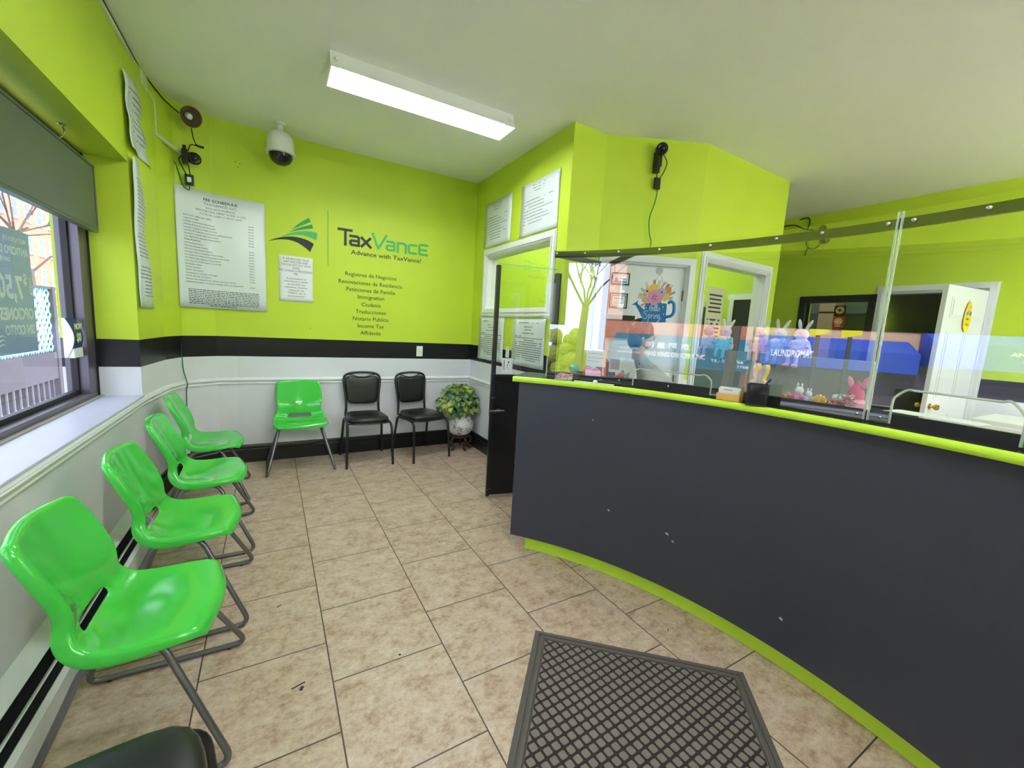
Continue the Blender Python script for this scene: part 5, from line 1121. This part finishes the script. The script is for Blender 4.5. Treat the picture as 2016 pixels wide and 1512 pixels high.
# ---------------------------------------------------------------- certificates on the office door
for i, (s0, s1, z0, z1, lab) in enumerate(((.145, .302, 1.860, 1.963, 'small framed certificate with blue emblem on the office door, upper one'), (.142, .30, 1.66, 1.79, 'small framed bordered certificate on the office door, lower one'))):
    t = thing('framed_certificate', lab, 'certificate', MD @ Vector(((s0+s1)/2, .03, (z0+z1)/2)), R(0)); t.rotation_euler = (0, 0, math.atan2(dD.y, dD.x)); w_, h_ = (s1-s0)/2, (z1-z0)/2
    b = MB(); b.box(-w_, -.014, -h_, w_, 0, -h_+.012); b.box(-w_, -.014, h_-.008, w_, 0, h_); b.box(-w_, -.014, -h_, -w_+.008, 0, h_); b.box(w_-.008, -.014, -h_, w_, 0, h_); b.obj('frame', M_BLACK, t)
    MB().box(-w_+.006, -.006, -h_+.006, w_-.006, -.002, h_-.006).obj('certificate_sheet', M_PAPER, t)
    b = MB()
    if i == 0: b.ball((-w_*.45, -.008, -.004), .014, 12, (1, .2, 1)); b.box(-w_*.75, -.0075, -h_*.62, w_*.7, -.0065, -h_*.35); b.box(-w_*.1, -.0075, -.002, w_*.6, -.0065, .004)
    else:
        for a in ((-w_*.78, h_*.62, w_*.78, h_*.72), (-w_*.78, -h_*.72, w_*.78, -h_*.62), (-w_*.8, -h_*.7, -w_*.72, h_*.7), (w_*.72, -h_*.7, w_*.8, h_*.7), (-w_*.5, h_*.25, w_*.5, h_*.34), (-w_*.3, 0, w_*.3, h_*.06), (-w_*.45, -h_*.35, w_*.45, -h_*.28)): b.box(a[0], -.0075, a[1], a[2], -.0065, a[3])
    b.obj('print', mat('certificate_ink', srgb(70, 120, 150) if i == 0 else srgb(110, 120, 125), .6), t)
t = thing('document_tray', 'dark tray hanging low on the left of the office door', 'tray', MD @ Vector((.21, .03, 1.50))); t.rotation_euler = (0, 0, math.atan2(dD.y, dD.x))
MB().box(-.135, -.05, -.10, .16, 0, .10).obj('tray_body', M_BLACKTRIM, t, bevel=.004)
t = thing('office_notice', 'cream notice sheet with dark text taped inside the tall office window', 'notice', MW2 @ Vector((.42, .047, 1.62))); t.rotation_euler = (0, 0, math.atan2(dB.y, dB.x))
MB().box(-.13, -.001, -.24, .13, 0, .30).obj('paper_sheet', mat('cream_paper', srgb(188, 186, 150), .6), t)
b = MB(); [b.box(-.10+.01*(k % 3), -.003, .22-k*.038, .10-.012*(k % 2), -.0012, .235-k*.038) for k in range(11) if k != 5]; b.obj('printed_text', M_INK, t)
# office interior seen through the tall window
t = thing('closet_door', 'dark closet doorway with white casing inside the office', 'door', (4.42, 2.70, 0))
MB().box(-.03, -.12, 0, 0, .09, 1.88).obj('door_leaf', M_BLACK, t); MB().box(-.05, -.18, 0, -.0, -.12, 1.88).obj('side_board', mat('brown_panel', srgb(140, 112, 86), .6), t)  # black panel paints the darkness of the open doorway
b = MB(); b.box(-.04, -.20, 1.88, 0, .16, 1.94); b.box(-.04, .09, 0, 0, .14, 1.88); b.obj('door_casing', M_WHITE, t)
t = thing('white_cabinet', 'white edged dark green shelf unit inside the office at the left of the tall window', 'shelf', (4.3, 3.25, 0))
MB().box(-.08, -.18, 0, .11, .30, 1.80).obj('cabinet_body', mat('dark_teal_panel', srgb(30, 74, 60), .5), t); b = MB(); b.box(-.1, -.18, 1.80, .11, .30, 1.85); b.box(-.1, -.20, 0, -.06, -.165, 1.86); b.obj('white_edge', M_WHITE, t)
t = thing('filing_cabinet', 'low white cabinet behind the counter right of the open door', 'cabinet', (5.45, .60, 0))
MB().box(-.3, -.5, 0, .42, .42, .90).obj('cabinet_body', M_WHITE, t, bevel=.004); MB().box(-.312, -.46, .05, -.30, .38, .86).obj('cabinet_door', M_WHITE, t, bevel=.003)
# egg decoration on open door
c = MDL @ Vector((WD*.46, .050, 1.77)); t = thing('easter_egg_hanger', 'yellow printed Easter egg decoration hanging on the open white door', 'decoration', c, math.atan2(dd.y, dd.x)+PI)
b = MB(); N = 30; b.prism([(.058*math.cos(2*PI*i/N)*(1-.22*math.sin(2*PI*i/N)), .0, .135*math.sin(2*PI*i/N)) for i in range(N)], (0, .006, 0)); b.obj('egg_board', mat('egg_yellow', srgb(240, 208, 20), .45), t)
for cx, cz, r_, m in ((-.03, .02, .022, cols['lav']), (.0, .04, .02, cols['pink']), (.03, .03, .02, FP['grn']), (-.015, .075, .014, FP['lgr']), (.02, .085, .012, FP['org']), (-.028, .028, .014, M_CAN)):
    b = MB(); b.lathe([(r_, 0), (r_, .002)], (cx, -.002, cz), 14, (0, 1, 0)); b.obj('painted_patch', m, t)
b = script([[(0, 0), (.2, .4), (.3, 0), (.5, .3), (.7, .1), (.9, .35)], [(0, -.9), (.3, -.5), (.5, -.9), (.8, -.6), (1, -.8)]], -.03, -.035, .055, .002); q = b.obj('lettering', M_INK, t, smooth=True)
for v in q.data.vertices: v.co.y = -.0022+v.co.y*.3
# rear room contents seen through the black window
t = thing('shop_shelf', 'dark shelving in the rear room behind the black framed window', 'shelf', (8.4, 3.55, 0))
for z in (.4, .8, 1.2, 1.6, 2.0): MB().box(-.15, -.55, z, .15, .55, z+.03).obj('shelf_board', mat('dark_shelf', srgb(38, 50, 40), .6) if z == .4 else bpy.data.materials['dark_shelf'], t)
MB().box(.12, -.55, 0, .15, .55, 2.3).obj('shelf_back', bpy.data.materials['dark_shelf'], t); MB().box(-.15, -.12, 0, .12, .12, 2.3).obj('shelf_post', mat('brown_panel2', srgb(110, 88, 66), .6), t)
for i, (z, c, lab) in enumerate(((1.87, (24, 22, 24), 'black card with round red emblem in the back window, upper one'), (1.735, (190, 40, 30), 'red card with round emblem in the back window, lower one'))):
    t = thing('window_card', lab, 'card', (XB+.045, 2.425, z)); MB().box(-.003, -.060, -.062, 0, .060, .062).obj('card_sheet', mat('card_'+str(i), srgb(*c), .4), t)
    b = MB(); b.lathe([(.044, 0), (.044, .001)], (-.0045, 0, .008), 20, (1, 0, 0)); b.obj('card_emblem', mat('emblem_'+str(i), srgb(214, 176, 96), .4), t); b = MB(); b.beam((-.005, 0, -.02), (-.005, 0, .036), .012, .002, (1, 0, 0)); b.beam((-.005, -.03, .0), (-.005, .03, .012), .012, .002, (1, 0, 0)); b.box(-.005, -.03, -.052, -.0035, .03, -.044); b.obj('card_mark', M_LBLK if i == 0 else M_PAPER, t)
t = thing('glazed_door', 'white framed opening in the rear room with a green leafy panel', 'door', (8.56, 2.75, 0))
b = MB(); b.box(-.02, -.32, 0, .02, -.24, 2.25); b.box(-.02, .24, 0, .02, .32, 2.25); b.box(-.02, -.32, 2.1, .02, .32, 2.25); b.box(-.02, -.24, 1.9, .02, .24, 1.93); b.obj('door_frame', M_WHITE, t); MB().box(0, -.24, 0, .01, .24, 1.9).obj('door_panel', mat('bright_green_panel', srgb(110, 200, 70), .5), t)
b = MB(); rg = random.Random(2)
for i in range(26): b.ball((-.012, rg.uniform(-.02, .2), 1.15+rg.uniform(0, .6)), rg.uniform(.012, .028), 6, (.3, 1, 1.4))
b.obj('leaf_pattern', mat('dark_leaves', srgb(30, 70, 36), .6), t)
# ---------------------------------------------------------------- office chair with mesh back, seated person
t = thing('office_chair', 'black mesh backed office chair behind the counter', 'chair', (2.20, 1.93, 0), R(-40))
b = MB(); g = {}
for j in range(9):
    for i in range(9):
        u, v = i/8*2-1, j/8; wv = .22*(1-.12*(v-.5)**2*4); g[i, j] = b.b.verts.new((-.24-.05*v+.04*u*u, u*wv, .78+.46*v))
for j in range(8):
    for i in range(8): b.b.faces.new([g[i, j], g[i+1, j], g[i+1, j+1], g[i, j+1]])
def chair_mesh():
    t_ = NT('chair_mesh'); p = t_.pos('Object'); sx = t_.new('ShaderNodeSeparateXYZ'); t_.link(p, sx.inputs[0]); ms = []
    for k in (1, 2): ms.append(t_.math('GREATER_THAN', t_.math('ABSOLUTE', t_.math('SUBTRACT', t_.math('FRACT', t_.math('ADD', t_.math('MULTIPLY', sx.outputs[k], 70), 100)), .5)), .30))
    a = t_.math('MAXIMUM', ms[0], ms[1]); tr_ = t_.new('ShaderNodeBsdfTransparent'); mx = t_.new('ShaderNodeMixShader'); t_.link(a, mx.inputs[0]); t_.link(tr_.outputs[0], mx.inputs[1]); t_.link(t_.p.outputs[0], mx.inputs[2]); t_.link(mx.outputs[0], t_.out.inputs[0]); t_.p.inputs['Base Color'].default_value = srgb(20, 22, 22); return t_.m
b.obj('mesh_back', chair_mesh(), t, smooth='all', solid=.003)
b = MB(); b.tube([(-.23, -.20, .76), (-.26, -.225, .95), (-.29, -.21, 1.20), (-.30, -.12, 1.25), (-.31, 0, 1.26), (-.30, .12, 1.25), (-.29, .21, 1.20), (-.26, .225, .95), (-.23, .20, .76), (-.22, 0, .74)], .012, 8, closed=True); b.tube([(-.22, 0, .75), (-.24, 0, .6), (-.1, 0, .50)], .02, 8); b.obj('back_frame', M_BLACK, t, smooth=True)
b = MB(); b.box(-.22, -.23, .53, .24, .23, .60); b.obj('seat', M_BLACK, t, bevel=.03, segs=3)
b = MB(); b.tube([(0, 0, .09), (0, 0, .53)], .025, 12, smooth=False); b.obj('gas_lift', M_STEEL, t, smooth=True)
for k in range(5): a = k*2*PI/5; b = MB(); b.tube([(0, 0, .11), (.28*math.cos(a), .28*math.sin(a), .065)], [.025, .014], 8, smooth=False); b.ball((.28*math.cos(a), .28*math.sin(a), .03), .029, 10, (1, .6, 1)); b.obj('base_arm', M_BLACK, t, smooth=True)
# person: local frame, faces +x
M_SKIN = mat('skin', srgb(196, 150, 124), .55); M_SHIRT = mat('grey_knit', srgb(168, 172, 170), .8, bump=(16, .9, .02)); M_HAIR = mat('black_hair', srgb(16, 14, 14), .35, bump=(60, .6, .004)); M_TROU = mat('dark_trousers', srgb(40, 42, 50), .8)
pt = thing('person', 'person with short black hair in a grey top seated behind the counter with a lanyard', 'person', (2.18, 1.92, 0), R(-38))
def skinned(name, verts, edges, radii, m, parent, sub=2, root=0):
    me = bpy.data.meshes.new(name); me.from_pydata(verts, edges, []); o = bpy.data.objects.new(name, me); COL.objects.link(o); me.materials.append(m)
    sk = o.modifiers.new('skin', 'SKIN'); sk.use_smooth_shade = True
    for i, r_ in enumerate(radii): me.skin_vertices[0].data[i].radius = (r_, r_) if not isinstance(r_, tuple) else r_; me.skin_vertices[0].data[i].use_root = (i == root)
    sb = o.modifiers.new('sub', 'SUBSURF'); sb.levels = sub; sb.render_levels = sub
    o.parent = parent; return o
V = [(.10, 0, .68), (.11, 0, .80), (.10, 0, .93), (.07, 0, 1.06), (.0, 0, 1.17), (-.055, 0, 1.25), (-.085, 0, 1.31),          # spine 0-6
     (.0, .16, 1.16), (.08, .21, .98), (.22, .19, .88), (.30, .16, .88), (.0, -.16, 1.16), (.08, -.21, .98), (.22, -.19, .88), (.30, -.16, .88),   # arms 7-14
     (.03, .10, .68), (.40, .11, .66), (.42, .12, .24), (.42, .12, .12), (.54, .12, .05), (.03, -.10, .68), (.40, -.11, .66), (.42, -.12, .24), (.42, -.12, .12), (.54, -.12, .05)]
Ed = [(0, 1), (1, 2), (2, 3), (3, 4), (4, 5), (5, 6), (4, 7), (7, 8), (8, 9), (9, 10), (4, 11), (11, 12), (12, 13), (13, 14), (0, 15), (15, 16), (16, 17), (17, 18), (18, 19), (0, 20), (20, 21), (21, 22), (22, 23), (23, 24)]
Rd = [(.12, .15), (.11, .14), (.11, .14), (.11, .145), (.09, .12), (.046, .046), (.044, .044), .058, .046, .036, .026, .058, .046, .036, .026, .085, .065, .048, .04, .034, .085, .065, .048, .04, .034]
body = skinned('body', V, Ed, Rd, M_SHIRT, pt)
K = .84; O_ = Vector((-.07, 0, 1.43))
def hb(mb, c, r, seg=16, sc=(1, 1, 1)): mb.ball(O_+Vector(c)*K, r*K, seg, sc)
head = MB(); hb(head, (0, 0, 0), .09, 24, (1.0, .80, 1.22)); hb(head, (.035, 0, -.055), .055, 16, (1, .85, .9)); hb(head, (.091, 0, -.01), .014, 10, (1.2, .8, 1.5))
for sg in (-1, 1): hb(head, (-.005, sg*.074, -.005), .018, 10, (1, .4, 1.5))
head.tube([(-.08, 0, 1.27), (-.08, 0, 1.38)], .043, 14, smooth=False); hd = head.obj('head', M_SKIN, pt, smooth=True)
b = MB(); [hb(b, (.081, sg*.032, .015), .009, 8, (.5, 1.3, .8)) for sg in (-1, 1)]; b.obj('eyes', M_HAIR, hd); b = MB(); hb(b, (.085, 0, -.055), .012, 8, (.5, 2, .5)); b.obj('mouth', mat('lips', srgb(160, 90, 84), .5), hd)
b = MB(); hb(b, (-.014, 0, .034), .100, 24, (1.02, .90, 1.06)); hb(b, (-.045, 0, -.02), .085, 18, (.8, 1.0, 1.15)); b.obj('hair', M_HAIR, pt, smooth=True)
for sg in (-1, 1):
    hV = [(.28, sg*.165, .88), (.33, sg*.16, .875), (.37, sg*.158, .87)]; hE = [(0, 1), (1, 2)]; hR = [.026, .034, .030]
    for k in range(4): a = len(hV); yy = sg*(.135+.017*k); L = (.062, .075, .072, .056)[k]; hV += [(.385, yy, .87), (.385+L*.5, yy, .866), (.385+L, yy, .852)]; hE += [(2, a), (a, a+1), (a+1, a+2)]; hR += [.009, .0085, .007]
    a = len(hV); hV += [(.34, sg*.128, .868), (.37, sg*.11, .862)]; hE += [(1, a), (a, a+1)]; hR += [.011, .009]
    skinned('hand', hV, hE, hR, M_SKIN, pt, sub=2)
b = MB(); b.tube([(-.08, -.05, 1.25), (.06, -.06, 1.19), (.165, -.035, 1.10), (.20, 0, 1.02)], .007, 8); b.tube([(-.08, .05, 1.25), (.06, .06, 1.19), (.165, .035, 1.10), (.20, 0, 1.02)], .007, 8); b.obj('lanyard', M_BLACK, pt, smooth=True)
MB().box(.200, -.03, .945, .206, .03, 1.025).obj('badge', mat('badge_blue_white', srgb(150, 140, 190), .4), pt)
# papers on inner desk
t = thing('paper_stack', 'white papers lying on the ledge behind the right pane', 'papers', on_ledge(-5.2, 2.325, .045), R(-5.2-90))
for k in range(4): MB().box(-.14+.004*k, -.05, .0006*k, .11-.006*k, .06, .0006*k+.0005).obj('paper_sheet', M_PAPER, t)
# ================================================================ STREET OUTSIDE
def brick_mat():
    t_ = NT('red_brick'); p = t_.pos(); sx = t_.new('ShaderNodeSeparateXYZ'); t_.link(p, sx.inputs[0]); cx = t_.new('ShaderNodeCombineXYZ'); t_.link(sx.outputs[1], cx.inputs[0]); t_.link(sx.outputs[2], cx.inputs[1])
    b_ = t_.new('ShaderNodeTexBrick'); t_.link(cx.outputs[0], b_.inputs['Vector']); b_.inputs['Scale'].default_value = 3.0; b_.inputs['Color1'].default_value = srgb(190, 96, 72); b_.inputs['Color2'].default_value = srgb(214, 126, 98); b_.inputs['Mortar'].default_value = srgb(216, 190, 176); b_.inputs['Mortar Size'].default_value = .012
    t_.link(b_.outputs[0], t_.p.inputs['Base Color']); t_.p.inputs['Roughness'].default_value = .85; return t_.m
M_BRICK = brick_mat(); M_STONE = mat('pale_stone', srgb(222, 206, 188), .8); M_CONC = mat('sunlit_concrete', srgb(196, 186, 184), .9, var=(2, .06)); M_ASPH = mat('asphalt', srgb(96, 98, 104), .9)
GZ = -1.25
t = struct(MB().box(-60, -60, GZ-.1, -1.3, 90, GZ), 'floor_street', M_ASPH); t['label'] = 'street outside'
b = MB(); b.box(-5.2, -60, GZ, -1.3, 90, GZ+.14); b.box(-24, -60, GZ, -16.5, 90, GZ+.14); struct(b, 'trim_4', M_CONC)
M_WFR = mat('white_sash', srgb(220, 222, 226), .5); M_WGL = mat('dark_window_glass', srgb(70, 84, 104), .1)
def building(y0, y1, hgt, label, m, seed):
    t = thing('apartment_building', label, 'building', (-20, y0, GZ)); rg = random.Random(seed)
    MB().box(-6, 0, 0, 0, y1-y0, hgt).obj('wall', m, t); MB().box(-.1, 0, hgt, .35, y1-y0, hgt+.5).obj('cornice', M_STONE, t); MB().box(-.05, 0, 3.55, .08, y1-y0, 3.8).obj('stone_band', M_STONE, t)
    n = max(1, int((y1-y0)/2.2)); fr = MB(); gl = MB(); sl_ = MB()
    for k in range(n):
        yc = (k+.5)*(y1-y0)/n
        for z in [4.3+2.9*q for q in range(int((hgt-4)/2.9))]:
            w = MB(); w.box(0, yc-.5, z, .06, yc+.5, z+1.6); w.box(.0, yc-.6, z-.15, .14, yc+.6, z); wo_ = w.obj('window', M_WFR, t)
            g_ = MB(); g_.box(.06, yc-.42, z+.08, .075, yc+.42, z+.76); g_.box(.06, yc-.42, z+.86, .075, yc+.42, z+1.52); g_.obj('pane', M_WGL, wo_)
    w = MB(); w.box(-.01, .3, .1, .03, y1-y0-.3, 2.4); w.obj('shop_front', mat('dark_shop_glass', srgb(84, 78, 86), .2), t)
    return t
building(-2.8, 4.5, 12.5, 'red brick building across the street above the teal grocery awning', M_BRICK, 2)
building(4.6, 13.5, 12.5, 'pale brick building across the street above the blue laundromat awning', mat('tan_brick', srgb(222, 178, 150), .85, var=(3, .08)), 3)
building(13.6, 34, 13.5, 'long red brick building across the street beyond the laundromat', M_BRICK, 4)
building(34.2, 80, 15, 'tall red brick building far down the street seen through the window', M_BRICK, 5)
def awning(y0, y1, z0, z1, m, label, texts, name='shop_awning', x=-19.9, out=.9):
    t = thing(name, label, 'awning', (x, (y0+y1)/2, 0)); L = (y1-y0)/2; zf = z0+(z1-z0)*.62
    b = MB(); b.prism([(0, -L, z0), (out, -L, z0), (out, -L, zf), (out*.75, -L, zf+.12), (0, -L, z1)], (0, 2*L, 0)); b.obj('canopy', m, t)
    for st in texts:
        text_mb([(s_[0], s_[1], s_[2], s_[3], 'CENTER', s_[4] if len(s_) > 4 else 1, .015) for s_ in st[0]], (out+.01, -st[2] if False else 0, z0), (0, 1, 0), (0, 0, 1), .004).obj('sign_text', st[1], t)
    return t
M_SW = mat('sign_white', srgb(250, 250, 250), .5)
M_TEALA = mat('teal_awning', srgb(20, 100, 132), .6); M_BLUEA = mat('blue_awning', srgb(44, 80, 190), .55)
awning(-2.1, 4.4, -.05, 1.55, M_TEALA, 'teal grocery shop awning with white lettering across the street', [([('MING XING GROCERY INC', .36, -.05, .47, .66), ('\u660e \u661f \u8d85 \u5e02', .34, -.4, .93, 1.3), ('TEL: 522-1766', .20, 2.3, .40, 1.15), ('522-1788', .20, 2.75, .17, 1.15), ('SNACKS SODA', .16, -2.3, .75, 1), ('HOUSEHOLD WARE', .14, -2.3, .55, 1), ('5524  6 AVE', .15, -2.4, .12, 1)], M_SW, 0)])
awning(4.75, 9.6, .45, 1.85, M_BLUEA, 'blue laundromat shop awning with white lettering across the street', [([('LAUNDROMAT', .46, -1.35, .42, .46)], M_SW, 0)])
awning(9.9, 14.6, .85, 2.5, M_BLUEA, 'blue discount laundry awning with cents price across the street', [([('AMY DISCOUNT', .22, .15, .62, 1), ('99\u00a2', .42, -.1, .22, 1), ('STORE', .14, .3, .04, 1)], M_SW, 0)])
for y in (6.15, 7.05):
    t = thing('street_sign_pole', 'grey street pole with yellow triangular sign, %s of the two in front of the laundromat' % ('left' if y < 7 else 'right'), 'sign pole', (-17.3, y, GZ+.14))
    MB().box(-.05, -.05, 0, .05, .05, 3.0).obj('pole', mat('pole_grey', srgb(66, 72, 76), .5) if y < 7 else bpy.data.materials['pole_grey'], t); MB().prism([(.06, -.28, 2.95), (.06, .28, 3.1), (.06, .28, 3.5), (.06, -.28, 3.5)], (.02, 0, 0)).obj('sign_plate', mat('sign_yellow', srgb(246, 232, 20), .5) if y < 7 else bpy.data.materials['sign_yellow'], t)
# bare trees
M_BARK = mat('bark', srgb(96, 78, 74), .9)
def tree(x, y, h, label, seed, spread=1.0):
    t = thing('bare_tree', label, 'tree', (x, y, GZ)); rg = random.Random(seed); tr_ = MB(); tr_.tube([(0, 0, 0), (.05, .04, h*.25), (0, .1, h*.42)], [.19, .13], 8); tr_.obj('trunk', M_BARK, t, smooth=True)
    b = MB()
    def br(p, d, L, r_, lv):
        q = p+d*L; m = p+d*L*.5+Vector((rg.uniform(-1, 1), rg.uniform(-1, 1), rg.uniform(-.3, .5)))*L*.10; b.tube([p, m, q], [r_, r_*.6], 5, smooth=False)
        if lv:
            for _ in range(3):
                n = (d+Vector((rg.uniform(-1, 1), rg.uniform(-1, 1), rg.uniform(-.2, .8)))*.75*spread).normalized(); br(p+(q-p)*rg.uniform(.55, 1), n, L*rg.uniform(.55, .8), r_*.6, lv-1)
    for _ in range(5): br(Vector((0, .1, h*.40)), Vector((rg.uniform(-1, 1)*spread, rg.uniform(-1, 1)*spread, 1)).normalized(), h*.24, .045, 5)
    b.obj('branches', M_BARK, t)
tree(-7.0, 15.5, 8.5, 'bare winter street tree beyond the blue lattice', 1, 1.1)
tree(-7.5, 21.5, 9, 'bare winter street tree farther down the street', 2, 1.1)
tree(-12.0, -2.0, 9, 'bare winter tree across the street at the left of the grocery', 3)
tree(-14.0, 3.0, 8, 'bare street tree in front of the teal grocery awning', 4)
# lattice dining shed near the window
t = thing('lattice_shed', 'street dining shed with pale blue lattice top and dark board base', 'shed', (-3.05, 0, 0))
M_LAT = mat('pale_blue_lattice', srgb(134, 200, 232), .6); M_PLK = mat('grey_planks', srgb(66, 60, 70), .8, var=(8, .15))
b = MB(); y0, y1, z0, z1 = 5.2, 9.32, .66, 1.62; stp = .15
n = int((y1-y0+(z1-z0))/stp)+1
for sg in (1, -1):
    for k in range(-8, n+8):
        ya = y0+k*stp*1.0; pts = []
        a = Vector((0, ya, z0)); c = Vector((0, ya+sg*(z1-z0)*.9, z1))
        # clip in y
        lo, hi = y0, y1; d = c-a; ts = [0, 1]
        if abs(d.y) > 1e-6:
            t0, t1 = sorted(((lo-a.y)/d.y, (hi-a.y)/d.y)); ts = [max(0, t0), min(1, t1)]
        if ts[0] >= ts[1]: continue
        b.beam(a+d*ts[0]+Vector((.006*sg, 0, 0)), a+d*ts[1]+Vector((.006*sg, 0, 0)), .01, .042, (1, 0, 0)) if False else b.beam(a+d*ts[0]+Vector((.006*sg, 0, 0)), a+d*ts[1]+Vector((.006*sg, 0, 0)), .042, .01, (1, 0, 0))
b.obj('lattice', M_LAT, t)
b = MB(); b.box(-.06, 5.2, .22, .04, 9.9, .64); b.box(-.06, 5.2, 1.62, .04, 9.5, 1.66); b.box(-.05, 9.32, -.9, .05, 9.42, 1.66); b.obj('base_boards', M_PLK, t)
b = MB()
for k in range(28): b.box(-.02, 5.25+k*.17, GZ+.14, .02, 5.29+k*.17, .22)
b.box(-.03, 5.2, -.35, .03, 9.9, -.30); b.obj('railing', M_PLK, t)

# evergreen hedge across the street where the sky shows
t = thing('hedge', 'yellow green hedge across the street left of the grocery', 'hedge', (-18, -6.2, GZ+.14)); b = MB(); rg = random.Random(8)
for i in range(90): b.ball((rg.uniform(-.8, .8), rg.uniform(-3.2, 2.6), rg.uniform(.3, 2.3)*(1 if i % 3 else .6)), rg.uniform(.3, .5), 8)
b.obj('foliage', mat('hedge_leaves', srgb(150, 160, 60), .8, bump=(9, 1, .2), var=(3, .3)), t)
